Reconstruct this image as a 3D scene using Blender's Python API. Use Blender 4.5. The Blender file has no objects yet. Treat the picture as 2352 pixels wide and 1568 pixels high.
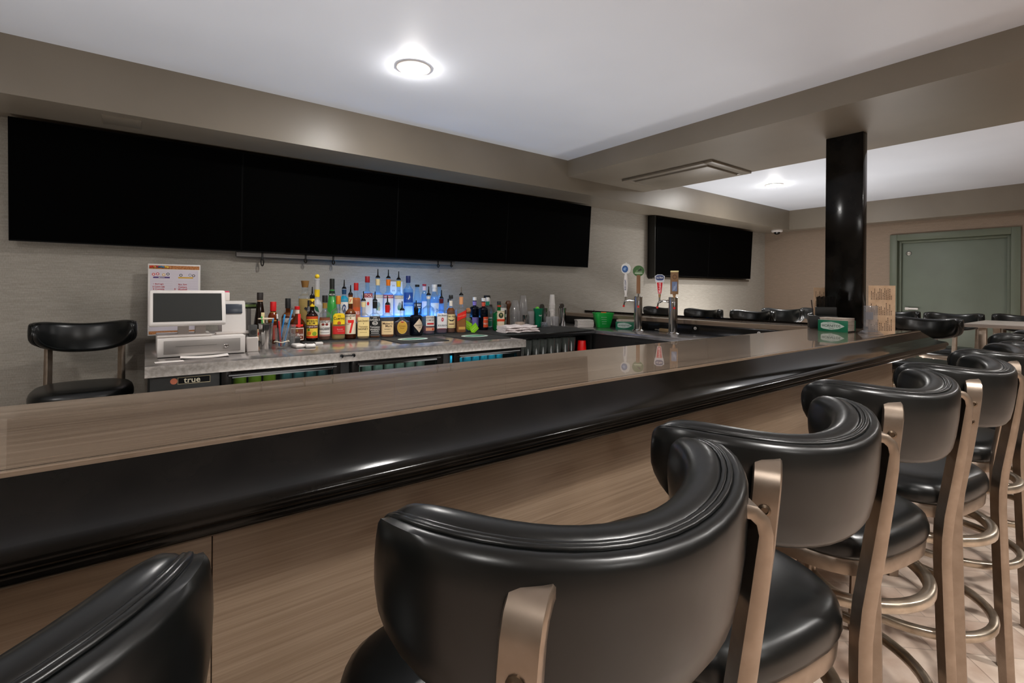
import bpy, bmesh, math, random
from math import sin, cos, pi, radians, sqrt, atan2
from mathutils import Vector, Matrix
random.seed(7)
S = bpy.context.scene
COL = S.collection

# ------------------------------------------------------------------ materials
def lin(c):
    c = c / 255.0
    return c / 12.92 if c <= 0.04045 else ((c + 0.055) / 1.055) ** 2.4
def rgb(r, g, b): return (lin(r), lin(g), lin(b), 1.0)
def base_mat(name):
    m = bpy.data.materials.new(name); m.use_nodes = True
    nt = m.node_tree; nt.nodes.clear()
    out = nt.nodes.new('ShaderNodeOutputMaterial')
    return m, nt, out
def pbr(name, col, rough=0.5, metal=0.0, spec=0.5, coat=0.0, coat_r=0.05, emis=None, es=0.0, ani=0.0):
    m, nt, out = base_mat(name)
    p = nt.nodes.new('ShaderNodeBsdfPrincipled')
    p.inputs['Base Color'].default_value = col
    p.inputs['Roughness'].default_value = rough
    p.inputs['Metallic'].default_value = metal
    p.inputs['Specular IOR Level'].default_value = spec
    p.inputs['Coat Weight'].default_value = coat
    p.inputs['Coat Roughness'].default_value = coat_r
    if emis:
        p.inputs['Emission Color'].default_value = emis
        p.inputs['Emission Strength'].default_value = es
    nt.links.new(p.outputs[0], out.inputs[0])
    m['p'] = p.name
    return m
def nodes(m): return m.node_tree, m.node_tree.nodes[m['p']]
def add_noise(m, c1, c2, scale=(1, 1, 1), nscale=5.0, detail=4.0, bump=0.0, lo=0.35, hi=0.65, rough=None, coord='Object'):
    nt, p = nodes(m)
    tc = nt.nodes.new('ShaderNodeTexCoord'); mp = nt.nodes.new('ShaderNodeMapping')
    mp.inputs['Scale'].default_value = scale
    n = nt.nodes.new('ShaderNodeTexNoise'); n.inputs['Scale'].default_value = nscale; n.inputs['Detail'].default_value = detail
    r = nt.nodes.new('ShaderNodeValToRGB')
    r.color_ramp.elements[0].position = lo; r.color_ramp.elements[0].color = c1
    r.color_ramp.elements[1].position = hi; r.color_ramp.elements[1].color = c2
    L = nt.links.new
    L(tc.outputs[coord], mp.inputs[0]); L(mp.outputs[0], n.inputs['Vector']); L(n.outputs[0], r.inputs[0]); L(r.outputs[0], p.inputs['Base Color'])
    if bump:
        b = nt.nodes.new('ShaderNodeBump'); b.inputs['Strength'].default_value = bump; b.inputs['Distance'].default_value = 0.002
        L(n.outputs[0], b.inputs['Height']); L(b.outputs[0], p.inputs['Normal'])
    return m
_C = {}
def C(r, g, b, rough=0.45, metal=0.0, spec=0.5):
    k = (r, g, b, rough, metal)
    if k not in _C: _C[k] = pbr('paint_%d_%d_%d_%d' % (r, g, b, int(rough * 100)), rgb(r, g, b), rough, metal, spec)
    return _C[k]
def glass(name, tint, dif=None, difw=0.0, gloss_r=0.03):
    m, nt, out = base_mat(name)
    L = nt.links.new
    tr = nt.nodes.new('ShaderNodeBsdfTransparent'); tr.inputs[0].default_value = tint
    gl = nt.nodes.new('ShaderNodeBsdfGlossy'); gl.inputs['Roughness'].default_value = gloss_r
    fr = nt.nodes.new('ShaderNodeFresnel'); fr.inputs[0].default_value = 1.45
    mx = nt.nodes.new('ShaderNodeMixShader')
    ge = nt.nodes.new('ShaderNodeNewGeometry'); iv = nt.nodes.new('ShaderNodeMath'); iv.operation = 'SUBTRACT'; iv.inputs[0].default_value = 1.0
    bk = nt.nodes.new('ShaderNodeMath'); bk.operation = 'MULTIPLY'; bk.inputs[1].default_value = 0.7
    ml = nt.nodes.new('ShaderNodeMath'); ml.operation = 'MULTIPLY'
    L(ge.outputs['Backfacing'], bk.inputs[0]); L(bk.outputs[0], iv.inputs[1]); L(fr.outputs[0], ml.inputs[0]); L(iv.outputs[0], ml.inputs[1])
    L(ml.outputs[0], mx.inputs[0]); L(gl.outputs[0], mx.inputs[2])
    if difw:
        d = nt.nodes.new('ShaderNodeBsdfDiffuse'); d.inputs[0].default_value = dif or tint
        t2 = nt.nodes.new('ShaderNodeBsdfTranslucent'); t2.inputs[0].default_value = dif or tint
        m1 = nt.nodes.new('ShaderNodeMixShader'); m1.inputs[0].default_value = 0.5
        L(d.outputs[0], m1.inputs[1]); L(t2.outputs[0], m1.inputs[2])
        m2 = nt.nodes.new('ShaderNodeMixShader'); m2.inputs[0].default_value = difw
        L(tr.outputs[0], m2.inputs[1]); L(m1.outputs[0], m2.inputs[2]); L(m2.outputs[0], mx.inputs[1])
    else: L(tr.outputs[0], mx.inputs[1])
    L(mx.outputs[0], out.inputs[0])
    return m
def emit(name, col, s):
    m, nt, out = base_mat(name)
    e = nt.nodes.new('ShaderNodeEmission'); e.inputs[0].default_value = col; e.inputs[1].default_value = s
    nt.links.new(e.outputs[0], out.inputs[0]); return m

M = {}
M['ceiling'] = add_noise(pbr('ceiling_paint', rgb(216, 221, 230), 0.55), rgb(213, 218, 227), rgb(219, 224, 233), nscale=1.2, detail=2)
M['soffit'] = add_noise(pbr('taupe_paint', rgb(118, 109, 96), 0.38), rgb(114, 105, 92), rgb(122, 113, 100), nscale=1.5, detail=3)
def wallpaper(name, c1, c2, c3):
    m = pbr(name, c1, 0.75); nt, p = nodes(m); L = nt.links.new
    tc = nt.nodes.new('ShaderNodeTexCoord')
    n = []
    for sc, s in (((14, 14, 260), 1.0), ((260, 260, 60), 1.0)):
        mp = nt.nodes.new('ShaderNodeMapping'); mp.inputs['Scale'].default_value = sc
        t = nt.nodes.new('ShaderNodeTexNoise'); t.inputs['Scale'].default_value = s; t.inputs['Detail'].default_value = 3
        L(tc.outputs['Object'], mp.inputs[0]); L(mp.outputs[0], t.inputs['Vector']); n.append(t)
    a = nt.nodes.new('ShaderNodeMath'); a.operation = 'ADD'; L(n[0].outputs[0], a.inputs[0]); L(n[1].outputs[0], a.inputs[1])
    d = nt.nodes.new('ShaderNodeMath'); d.operation = 'MULTIPLY'; d.inputs[1].default_value = 0.5; L(a.outputs[0], d.inputs[0])
    r = nt.nodes.new('ShaderNodeValToRGB'); e = r.color_ramp.elements
    e[0].position = 0.3; e[0].color = c1; e[1].position = 0.7; e[1].color = c3
    k = e.new(0.5); k.color = c2
    L(d.outputs[0], r.inputs[0]); L(r.outputs[0], p.inputs['Base Color'])
    b = nt.nodes.new('ShaderNodeBump'); b.inputs['Strength'].default_value = 0.35; b.inputs['Distance'].default_value = 0.002
    L(d.outputs[0], b.inputs['Height']); L(b.outputs[0], p.inputs['Normal'])
    return m
M['wallpaper'] = wallpaper('woven_grey_wallpaper', rgb(132, 126, 116), rgb(149, 143, 133), rgb(165, 159, 149))
M['wallpaper_warm'] = wallpaper('woven_warm_wallpaper', rgb(118, 102, 87), rgb(130, 113, 97), rgb(142, 124, 107))
def wood(name, c1, c2, c3, axis, rough, coat, coat_r=0.03, fine=90):
    m = pbr(name, c1, rough, 0, 0.5, coat, coat_r); nt, p = nodes(m); L = nt.links.new
    tc = nt.nodes.new('ShaderNodeTexCoord')
    ts = []
    for s, a in ((fine * 2.2, 2.6), (fine * 0.6, 0.8), (6, .35)):
        sc = [s, s, s]; sc[axis] = a
        mp = nt.nodes.new('ShaderNodeMapping'); mp.inputs['Scale'].default_value = sc
        t = nt.nodes.new('ShaderNodeTexNoise'); t.inputs['Scale'].default_value = 1; t.inputs['Detail'].default_value = 5; t.inputs['Roughness'].default_value = 0.6
        L(tc.outputs['Object'], mp.inputs[0]); L(mp.outputs[0], t.inputs['Vector']); ts.append(t)
    a = nt.nodes.new('ShaderNodeMix'); a.data_type = 'FLOAT'; a.inputs[0].default_value = 0.4
    L(ts[0].outputs[0], a.inputs[2]); L(ts[1].outputs[0], a.inputs[3])
    b = nt.nodes.new('ShaderNodeMix'); b.data_type = 'FLOAT'; b.inputs[0].default_value = 0.3
    L(a.outputs[0], b.inputs[2]); L(ts[2].outputs[0], b.inputs[3])
    r = nt.nodes.new('ShaderNodeValToRGB'); e = r.color_ramp.elements
    e[0].position = 0.36; e[0].color = c1; e[1].position = 0.64; e[1].color = c3
    k = e.new(0.5); k.color = c2
    L(b.outputs[0], r.inputs[0]); L(r.outputs[0], p.inputs['Base Color'])
    return m
wc = (rgb(108, 91, 76), rgb(140, 121, 103), rgb(172, 152, 132))
M['top_x'] = wood('grey_oak_laminate_long', *wc, 0, 0.22, 0.9, 0.02)
M['top_y'] = wood('grey_oak_laminate_cross', *wc, 1, 0.22, 0.9, 0.02)
pc = (rgb(120, 101, 82), rgb(141, 121, 100), rgb(162, 142, 121))
M['panel_x'] = wood('bar_panel_laminate_long', *pc, 0, 0.4, 0.35, 0.22)
M['panel_y'] = wood('bar_panel_laminate_cross', *pc, 1, 0.4, 0.35, 0.22)
M['rail'] = add_noise(pbr('black_lacquer', rgb(10, 8, 6), 0.13, 0, 0.16), rgb(12, 10, 8), rgb(22, 19, 16), nscale=9, bump=0.02)
M['vinyl'] = add_noise(pbr('black_vinyl', rgb(14, 17, 17), 0.3, 0, 0.5), rgb(8, 10, 10), rgb(16, 18, 18), nscale=14, detail=6, bump=0.06)
M['stool_metal'] = add_noise(pbr('brushed_bronze_metal', rgb(160, 145, 131), 0.36, 0.9), rgb(154, 139, 125), rgb(166, 151, 137), (1, 1, 1), 30, 4)
M['ring_metal'] = add_noise(pbr('worn_steel_ring', rgb(178, 165, 148), 0.3, 0.9), rgb(150, 136, 118), rgb(200, 188, 172), nscale=14)
M['steel'] = add_noise(pbr('brushed_stainless', rgb(196, 190, 187), 0.2, 0.85), rgb(178, 172, 168), rgb(208, 203, 200), (1.5, 1.5, 1.5), 7, 5)
M['steel_front'] = add_noise(pbr('dull_steel_edge', rgb(150, 144, 139), 0.45, 0.7), rgb(136, 130, 124), rgb(162, 156, 150), nscale=60, detail=6)
M['steel_y'] = add_noise(pbr('brushed_stainless_counter', rgb(180, 178, 180), 0.24, 0.9), rgb(166, 164, 166), rgb(194, 192, 196), (1.5, 1.5, 1.5), 7, 5)
M['chrome'] = pbr('chrome', rgb(205, 203, 200), 0.12, 1.0)
M['black'] = pbr('matt_black', rgb(13, 13, 13), 0.5)
M['black_gloss'] = pbr('gloss_black', rgb(12, 12, 12), 0.18)
M['cooler'] = add_noise(pbr('black_textured_steel', rgb(16, 17, 16), 0.4), rgb(13, 14, 13), rgb(20, 21, 20), nscale=60, bump=0.05)
M['screen'] = pbr('screen_off', (0.0003, 0.0003, 0.0003, 1), 0.6, 0, 0.02)
M['tv_case'] = pbr('tv_case', rgb(5, 5, 5), 0.6, 0, 0.1)
M['pos_screen'] = pbr('pos_screen_glass', rgb(40, 42, 40), 0.22, 0, 0.5)
M['white'] = pbr('white_plastic', rgb(214, 208, 203), 0.35)
M['offwhite'] = pbr('off_white_plastic', rgb(196, 188, 182), 0.4)
M['greyface'] = pbr('silver_grey_panel', rgb(150, 145, 141), 0.35, 0.3)
M['rubber'] = add_noise(pbr('rubber_mat', rgb(38, 40, 40), 0.6), rgb(30, 32, 32), rgb(46, 48, 48), nscale=120, bump=0.2)
M['paper'] = pbr('white_paper', rgb(222, 214, 208), 0.7)
M['napkin'] = add_noise(pbr('napkin_paper', rgb(204, 190, 178), 0.85), rgb(196, 182, 170), rgb(212, 199, 188), nscale=60)
M['cloth'] = add_noise(pbr('towel_cloth', rgb(218, 206, 204), 0.9), rgb(208, 196, 194), rgb(228, 218, 216), nscale=80, bump=0.3)
M['door'] = add_noise(pbr('grey_green_door_paint', rgb(98, 106, 92), 0.45), rgb(94, 101, 88), rgb(102, 110, 97), nscale=2)
M['door_frame'] = pbr('grey_green_frame_paint', rgb(88, 94, 78), 0.42)
M['menu'] = add_noise(pbr('tan_menu_paper', rgb(214, 180, 146), 0.7), rgb(204, 168, 134), rgb(222, 190, 158), nscale=20)
M['ink'] = pbr('dark_ink', rgb(52, 34, 22), 0.7)
M['cork'] = add_noise(pbr('cork', rgb(178, 116, 66), 0.85), rgb(150, 92, 48), rgb(196, 134, 84), nscale=120)
M['table'] = pbr('grey_table_top', rgb(168, 158, 150), 0.3)
M['clear'] = glass('clear_glass', (0.97, 0.98, 0.98, 1), (0.9, 0.92, 0.94, 1), 0.07)
M['plastic_clear'] = glass('clear_plastic_cup', (0.95, 0.95, 0.96, 1), (0.95, 0.93, 0.93, 1), 0.2, 0.1)
M['glassware'] = glass('ribbed_glassware', (0.9, 0.92, 0.9, 1), (0.7, 0.74, 0.7, 1), 0.05, 0.05)
M['acrylic'] = glass('clear_acrylic', (0.92, 0.93, 0.95, 1), (0.8, 0.82, 0.86, 1), 0.12)
M['frosted'] = glass('frosted_glass', (0.7, 0.7, 0.7, 1), (0.93, 0.91, 0.9, 1), 0.75, 0.3)
M['amber_glass'] = glass('amber_glass', (0.6, 0.24, 0.05, 1), (0.3, 0.1, 0.02, 1), 0.15)
M['dark_glass'] = glass('dark_brown_glass', (0.10, 0.05, 0.02, 1), (0.04, 0.02, 0.01, 1), 0.3)
M['green_glass'] = glass('deep_green_glass', (0.03, 0.45, 0.12, 1), (0.0, 0.34, 0.08, 1), 0.45)
M['navy_glass'] = glass('black_navy_glass', (0.02, 0.03, 0.07, 1), (0.008, 0.014, 0.03, 1), 0.55)
M['blue_glass'] = glass('pale_blue_glass', (0.74, 0.88, 0.98, 1), (0.5, 0.74, 0.98, 1), 0.18)  # clear bottles, with the riser's blue glow put into the glass colour
M['door_glass'] = glass('cooler_door_glass', (0.55, 0.62, 0.6, 1), (0.1, 0.1, 0.1, 1), 0.03)
def liquid(n, t, d, w=0.5): M[n] = glass(n, t, d, w, 0.1)
liquid('clear_spirit', (0.78, 0.9, 0.99, 1), (0.36, 0.68, 0.97, 1), 0.5)  # colourless liquid, tinted with the blue LED light
liquid('gold_spirit', (0.95, 0.8, 0.35, 1), (0.85, 0.62, 0.18, 1), 0.72)
liquid('amber_spirit', (0.92, 0.45, 0.06, 1), (0.8, 0.32, 0.03, 1), 0.72)
liquid('brown_spirit', (0.6, 0.2, 0.05, 1), (0.36, 0.11, 0.025, 1), 0.72)
liquid('red_spirit', (0.7, 0.06, 0.06, 1), (0.55, 0.03, 0.04, 1), 0.72)
liquid('plum_spirit', (0.2, 0.06, 0.06, 1), (0.1, 0.03, 0.03, 1), 0.6)
liquid('green_spirit', (0.05, 0.85, 0.08, 1), (0.0, 0.72, 0.03, 1), 0.85)
liquid('cyan_spirit', (0.1, 0.7, 0.9, 1), (0.04, 0.6, 0.85, 1), 0.75)
liquid('orange_spirit', (0.98, 0.35, 0.06, 1), (0.95, 0.28, 0.04, 1), 0.75)
M['lamp'] = emit('lamp_lens', (1.0, 0.97, 0.93, 1), 330.0)
M['led_blue'] = emit('blue_led_strip', (0.12, 0.45, 1.0, 1), 9.0)
M['led_cool'] = emit('cooler_led', (0.75, 1.0, 0.92, 1), 1.6)
M['led_cyan'] = emit('cyan_cooler_led', (0.1, 0.75, 1.0, 1), 5.0)
# floor tiles
def floor_mat():
    m = pbr('patchwork_stone_tile', (1, 1, 1, 1), 0.38); nt, p = nodes(m); L = nt.links.new
    tc = nt.nodes.new('ShaderNodeTexCoord'); mp = nt.nodes.new('ShaderNodeMapping'); mp.inputs['Rotation'].default_value = (0, 0, radians(45))
    b = nt.nodes.new('ShaderNodeTexBrick'); b.offset = 0.5
    b.inputs['Scale'].default_value = 1.0; b.inputs['Brick Width'].default_value = 0.2; b.inputs['Row Height'].default_value = 0.2
    b.inputs['Mortar Size'].default_value = 0.0025; b.inputs['Color1'].default_value = rgb(214, 196, 180); b.inputs['Color2'].default_value = rgb(158, 130, 114)
    b.inputs['Mortar'].default_value = rgb(120, 104, 92)
    n = nt.nodes.new('ShaderNodeTexNoise'); n.inputs['Scale'].default_value = 9; n.inputs['Detail'].default_value = 6
    mx = nt.nodes.new('ShaderNodeMix'); mx.data_type = 'RGBA'; mx.inputs[0].default_value = 0.45
    r = nt.nodes.new('ShaderNodeValToRGB'); r.color_ramp.elements[0].position = 0.35; r.color_ramp.elements[0].color = rgb(184, 156, 136)
    r.color_ramp.elements[1].position = 0.65; r.color_ramp.elements[1].color = rgb(240, 222, 206)
    L(tc.outputs['Object'], mp.inputs[0]); L(mp.outputs[0], b.inputs['Vector']); L(mp.outputs[0], n.inputs['Vector']); L(n.outputs[0], r.inputs[0])
    L(b.outputs['Color'], mx.inputs[6]); L(r.outputs[0], mx.inputs[7]); L(mx.outputs[2], p.inputs['Base Color'])
    return m
M['floor'] = floor_mat()

# ------------------------------------------------------------------ geometry helpers
_T = {}
def text_geo(s):
    if s in _T: return _T[s]
    cu = bpy.data.curves.new('t', 'FONT'); cu.body = s; cu.resolution_u = 2; cu.offset = 0.011
    o = bpy.data.objects.new('t', cu); COL.objects.link(o)
    bpy.context.view_layer.update()
    me = bpy.data.meshes.new_from_object(o.evaluated_get(bpy.context.evaluated_depsgraph_get()))
    v = [(a.co.x, a.co.y) for a in me.vertices]; f = [tuple(p.vertices) for p in me.polygons]
    bpy.data.objects.remove(o); bpy.data.curves.remove(cu); bpy.data.meshes.remove(me)
    if v:
        x0 = min(a for a, b in v); x1 = max(a for a, b in v); y0 = min(b for a, b in v); y1 = max(b for a, b in v)
        v = [(a - (x0 + x1) / 2, b - (y0 + y1) / 2) for a, b in v]; w, h = x1 - x0, y1 - y0
    else: w = h = 1
    _T[s] = (v, f, w, h); return _T[s]

class MB:
    def __init__(s): s.v = []; s.f = []; s.mi = []; s.mats = []
    def m(s, mat):
        if mat not in s.mats: s.mats.append(mat)
        return s.mats.index(mat)
    def add(s, V, F, mat):
        o = len(s.v); s.v += [tuple(a) for a in V]; k = s.m(mat)
        for f in F: s.f.append(tuple(i + o for i in f)); s.mi.append(k)
        return s
    def bm(s, b, mat):
        b.verts.index_update()
        s.add([v.co[:] for v in b.verts], [[v.index for v in f.verts] for f in b.faces], mat); b.free(); return s
    def box(s, x0, x1, y0, y1, z0, z1, mat, bev=0.0, seg=2, mtx=None):
        b = bmesh.new(); bmesh.ops.create_cube(b, size=1)
        for v in b.verts: v.co = Vector(((x0 + x1) / 2 + v.co.x * (x1 - x0), (y0 + y1) / 2 + v.co.y * (y1 - y0), (z0 + z1) / 2 + v.co.z * (z1 - z0)))
        if bev: bmesh.ops.bevel(b, geom=b.edges[:], offset=bev, segments=seg, affect='EDGES', profile=0.5)
        if mtx is not None: b.transform(mtx)
        return s.bm(b, mat)
    def prism(s, poly, mat, fn0, fn1):
        n = len(poly); V = [fn0(*p) for p in poly] + [fn1(*p) for p in poly]
        F = [list(range(n))[::-1], list(range(n, 2 * n))] + [[i, (i + 1) % n, n + (i + 1) % n, n + i] for i in range(n)]
        return s.add(V, F, mat)
    def rings(s, R, mat, cap0=True, cap1=True, closed=False):
        n = len(R[0]); V = [p for r in R for p in r]; F = []
        k = len(R)
        for j in range(k if closed else k - 1):
            a = j * n; b = ((j + 1) % k) * n
            for i in range(n): F.append([a + i, a + (i + 1) % n, b + (i + 1) % n, b + i])
        if not closed:
            if cap0: F.append(list(range(n))[::-1])
            if cap1: F.append(list(range((k - 1) * n, k * n)))
        return s.add(V, F, mat)
    def lathe(s, prof, mat, seg=20, c=(0, 0, 0), mtx=None, sq=None):
        # prof: (r, z) or (r, z, squareness exponent)
        R = []
        for p in prof:
            e = p[2] if len(p) > 2 else 2.0
            ring = []
            for i in range(seg):
                a = 2 * pi * (i + 0.5) / seg
                ca, sa = cos(a), sin(a)
                k = (abs(ca) ** e + abs(sa) ** e) ** (-1 / e)
                q = Vector((max(p[0], 1e-5) * k * ca, max(p[0], 1e-5) * k * sa * (sq or 1), p[1]))
                if mtx is not None: q = mtx @ q
                ring.append((q.x + c[0], q.y + c[1], q.z + c[2]))
            R.append(ring)
        return s.rings(R, mat)
    def sweep(s, path, prof, mat, closed=False, up=(0, 0, 1), scale=None):
        # prof in (side, up) coordinates
        P = [Vector(p) for p in path]; n = len(P); R = []
        U = Vector(up)
        for i in range(n):
            if closed: t = P[(i + 1) % n] - P[i - 1]
            else: t = P[min(i + 1, n - 1)] - P[max(i - 1, 0)]
            t.normalize()
            sd = t.cross(U)
            if sd.length < 1e-4: sd = t.cross(Vector((1, 0, 0)))
            sd.normalize(); u2 = sd.cross(t)
            k = scale[i] if scale else 1
            R.append([tuple(P[i] + sd * a * k + u2 * b * k) for a, b in prof])
        return s.rings(R, mat, closed=closed)
    def tube(s, path, r, mat, seg=8, closed=False, up=(0, 0, 1), scale=None):
        return s.sweep(path, [(r * cos(2 * pi * i / seg), r * sin(2 * pi * i / seg)) for i in range(seg)], mat, closed, up, scale)
    def text(s, t, fn, cx, cz, h, mat, maxw=None, off=0.0012, rot=0):
        v, f, w, hh = text_geo(t); k = h / max(hh, .3)
        kx = k if not maxw else min(k, maxw / w)
        cr, sr = cos(rot), sin(rot)
        s.add([fn(cx + a * kx * cr - b * k * sr, cz + a * kx * sr + b * k * cr, off) for a, b in v], f, mat); return s
    def patch(s, fn, x0, x1, z0, z1, mat, off=0.0005, n=10, shape=None):
        V = []; F = []
        if shape:
            N = len(shape)
            cr = [(shape[(i + 1) % N][0] - shape[i][0]) * (shape[(i + 2) % N][1] - shape[(i + 1) % N][1]) - (shape[(i + 1) % N][1] - shape[i][1]) * (shape[(i + 2) % N][0] - shape[(i + 1) % N][0]) for i in range(N)]
            if all(c >= -1e-9 for c in cr) or all(c <= 1e-9 for c in cr):
                xs = sorted(set([round(p[0], 5) for p in shape] + [-1 + 2 * i / n for i in range(n + 1)])); xs = [x for x in xs if min(p[0] for p in shape) - 1e-6 <= x <= max(p[0] for p in shape) + 1e-6]
                V = []; F = []
                for x in xs:
                    ys = []
                    for i in range(N):
                        (xa, ya), (xb, yb) = shape[i], shape[(i + 1) % N]
                        if min(xa, xb) - 1e-6 <= x <= max(xa, xb) + 1e-6:
                            if abs(xb - xa) < 1e-6: ys += [ya, yb]
                            else: ys.append(ya + (yb - ya) * (x - xa) / (xb - xa))
                    for y in (min(ys), max(ys)): V.append(fn((x0 + x1) / 2 + x * (x1 - x0) / 2, (z0 + z1) / 2 + y * (z1 - z0) / 2, off))
                for i in range(len(xs) - 1): F.append([2 * i, 2 * i + 2, 2 * i + 3, 2 * i + 1])
                return s.add(V, F, mat)
            if True: pass
            N = len(shape); V = [fn((x0 + x1) / 2 + a * (x1 - x0) / 2, (z0 + z1) / 2 + b * (z1 - z0) / 2, off) for a, b in shape]
            return s.add(V, [list(range(N))], mat)
        for i in range(n + 1):
            a = x0 + (x1 - x0) * i / n
            V += [fn(a, z0, off), fn(a, z1, off)]
        for i in range(n): F.append([2 * i, 2 * i + 2, 2 * i + 3, 2 * i + 1])
        return s.add(V, F, mat)
    def build(s, name, parent=None, loc=None, rot=None, smooth=35):
        me = bpy.data.meshes.new(name); me.from_pydata(s.v, [], s.f)
        for m in s.mats: me.materials.append(m)
        for p, k in zip(me.polygons, s.mi): p.material_index = k
        b = bmesh.new(); b.from_mesh(me); bmesh.ops.recalc_face_normals(b, faces=b.faces); b.to_mesh(me); b.free()
        if smooth:
            me.shade_smooth(); me.set_sharp_from_angle(angle=radians(smooth))
        me.update()
        o = bpy.data.objects.new(name, me); COL.objects.link(o)
        if parent: o.parent = parent
        if loc is not None: o.location = loc
        if rot is not None: o.rotation_euler = rot
        return o
def ell(n=24, k=2.0, a=1, b=1):
    L = []
    for i in range(n):
        t = 2 * pi * i / n; c, q = cos(t), sin(t)
        L.append((a * math.copysign(abs(c) ** (2 / k), c), b * math.copysign(abs(q) ** (2 / k), q)))
    return L
def tag(o, label=None, cat=None, group=None, kind=None):
    if label: o['label'] = label
    if cat: o['category'] = cat
    if group: o['group'] = group
    if kind: o['kind'] = kind
    return o
def thing(name, label, cat, loc=(0, 0, 0), rz=0, group=None, rot=None):
    o = bpy.data.objects.new(name, None); COL.objects.link(o); o.empty_display_size = 0.05
    o.location = loc; o.rotation_euler = rot or (0, 0, rz)
    return tag(o, label, cat, group)
def dup(root, loc, rz, label, group=None):
    r = root.copy(); COL.objects.link(r); r.location = loc; r.rotation_euler = (0, 0, rz); r['label'] = label
    if group: r['group'] = group
    for ch in list(root.children):
        c = ch.copy(); COL.objects.link(c); c.parent = r
        for g in list(ch.children):
            d = g.copy(); COL.objects.link(d); d.parent = c
    return r
def struct(mb, name, label, smooth=0):
    return tag(mb.build(name, smooth=smooth), label, kind='structure')
def section(R, e, sq):
    pts = []
    for i in range(0, 401):
        a = -pi / 2 + pi * 1.2 * (i - 200) / 200
        ca, sa = cos(a), sin(a); k = (abs(ca) ** e + abs(sa) ** e) ** (-1 / e)
        pts.append((R * k * ca, R * k * sa * (sq or 1)))
    acc = [0]
    for p, q in zip(pts[:-1], pts[1:]): acc.append(acc[-1] + sqrt((q[0] - p[0]) ** 2 + (q[1] - p[1]) ** 2))
    m = acc[200]
    def fn(a, z, off):
        q = a + m; lo, hi = 0, 400
        while hi - lo > 1:
            k = (lo + hi) // 2
            if acc[k] <= q: lo = k
            else: hi = k
        f = (q - acc[lo]) / (acc[hi] - acc[lo] + 1e-12)
        x = pts[lo][0] + (pts[hi][0] - pts[lo][0]) * f; y = pts[lo][1] + (pts[hi][1] - pts[lo][1]) * f
        l = sqrt(x * x + y * y); return (x * (1 + off / l), y * (1 + off / l), z)
    return fn
def flat(D): return lambda a, z, off: (a, -(D + off), z)
def cyl(R): return lambda a, z, off: ((R + off) * sin(a / R), -(R + off) * cos(a / R), z)

# ------------------------------------------------------------------ the room
YB, XR, XL, YF, ZC, ZS = 4.10, 8.55, -3.2, -4.2, 2.62, 2.31
struct(MB().box(XL, XR, YF, YB, -0.1, 0, M['floor']), 'floor', 'beige and brown patchwork stone tile floor')
struct(MB().box(XL, XR + .2, YF, YB, ZC, ZC + .1, M['ceiling']), 'ceiling', 'smooth pale painted ceiling')
struct(MB().box(XL, XR + .2, YB, YB + .15, 0, ZC + .1, M['wallpaper']), 'wall_back', 'grey woven wallpaper wall behind the bar')
# right wall with a door opening
w = MB()
DY0, DY1, DZ = 1.09, 2.25, 2.06
w.box(XR, XR + .15, DY1, YB, 0, ZC, M['wallpaper_warm']); w.box(XR, XR + .15, YF, DY0, 0, ZC, M['wallpaper_warm'])
w.box(XR, XR + .15, DY0, DY1, DZ, ZC, M['wallpaper_warm'])
struct(w, 'wall_right', 'warm beige wallpaper wall with a grey door')
struct(MB().box(XL - .15, XL, YF, YB, 0, ZC, M['wallpaper']), 'wall_left', 'grey wallpaper wall at the left end')
struct(MB().box(XL, XR + .2, YF - .15, YF, 0, ZC, M['wallpaper']), 'wall_front', 'grey wallpaper wall at the front')
# soffits and beam
w = MB(); w.box(XL, XR, 3.59, YB, ZS, ZC, M['soffit'])
struct(w, 'trim_1', 'taupe painted soffit above the screens')
w = MB(); w.box(8.29, XR, YF, 3.59, ZS, ZC, M['soffit'])
struct(w, 'trim_2', 'taupe painted soffit above the door wall')
w = MB(); w.box(3.394, 4.625, YF, 3.59, 2.457, ZC, M['soffit'])
struct(w, 'beam', 'wide taupe ceiling beam carried by the black post')
w = MB(); w.box(-.208, -.024, 3.675, 3.86, ZS - .004, ZS + .004, M['soffit'], .001)
tag(w.build('access_panel'), 'small square access panel in the soffit over the left screen', 'panel')
# door
d = thing('door_1', 'grey green door at the far right end of the room', 'door', (XR, 0, 0)); d['kind'] = 'structure'
w = MB()
for y0, y1, z0, z1 in ((DY1 - .01, DY1 + .075, 0, DZ + .075), (DY0 - .075, DY0 + .01, 0, DZ + .075), (DY0 + .01, DY1 - .01, DZ - .01, DZ + .075)):
    w.box(-.025, .15, y0, y1, z0, z1, M['door_frame'], .004)
for y0, y1, z0, z1 in ((DY1 - .045, DY1 - .01, 0, DZ - .01), (DY0 + .01, DY0 + .05, 0, DZ - .01), (DY0 + .05, DY1 - .045, DZ - .045, DZ - .01)):
    w.box(.04, .15, y0, y1, z0, z1, M['door_frame'], .003)
w.build('door_frame', d)
MB().box(.075, .12, DY0 + .05, DY1 - .045, 0.01, DZ - .045, M['door'], .002).build('door_leaf', d)
w = MB(); w.lathe([(.0, -.006), (.024, -.006), (.026, 0), (.014, .004), (0, .004)], C(150, 145, 135, .3, .6), 16, (0, 0, 0), Matrix.Rotation(-pi / 2, 4, 'Y'))
w.lathe([(.034, 0), (.034, .002), (0, .002)], C(40, 40, 34), 20, (.004, 0, 0), Matrix.Rotation(-pi / 2, 4, 'Y'))
w.build('peephole', d, (.072, 2.13, 1.87))
w = MB(); w.box(-.05, 0, -.02, .02, -.02, .02, M['offwhite'], .004); w.box(-.06, -.035, -.13, .02, -.012, .014, M['white'], .008)
w.build('door_handle', d, (.076, 2.14, 1.09))
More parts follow.
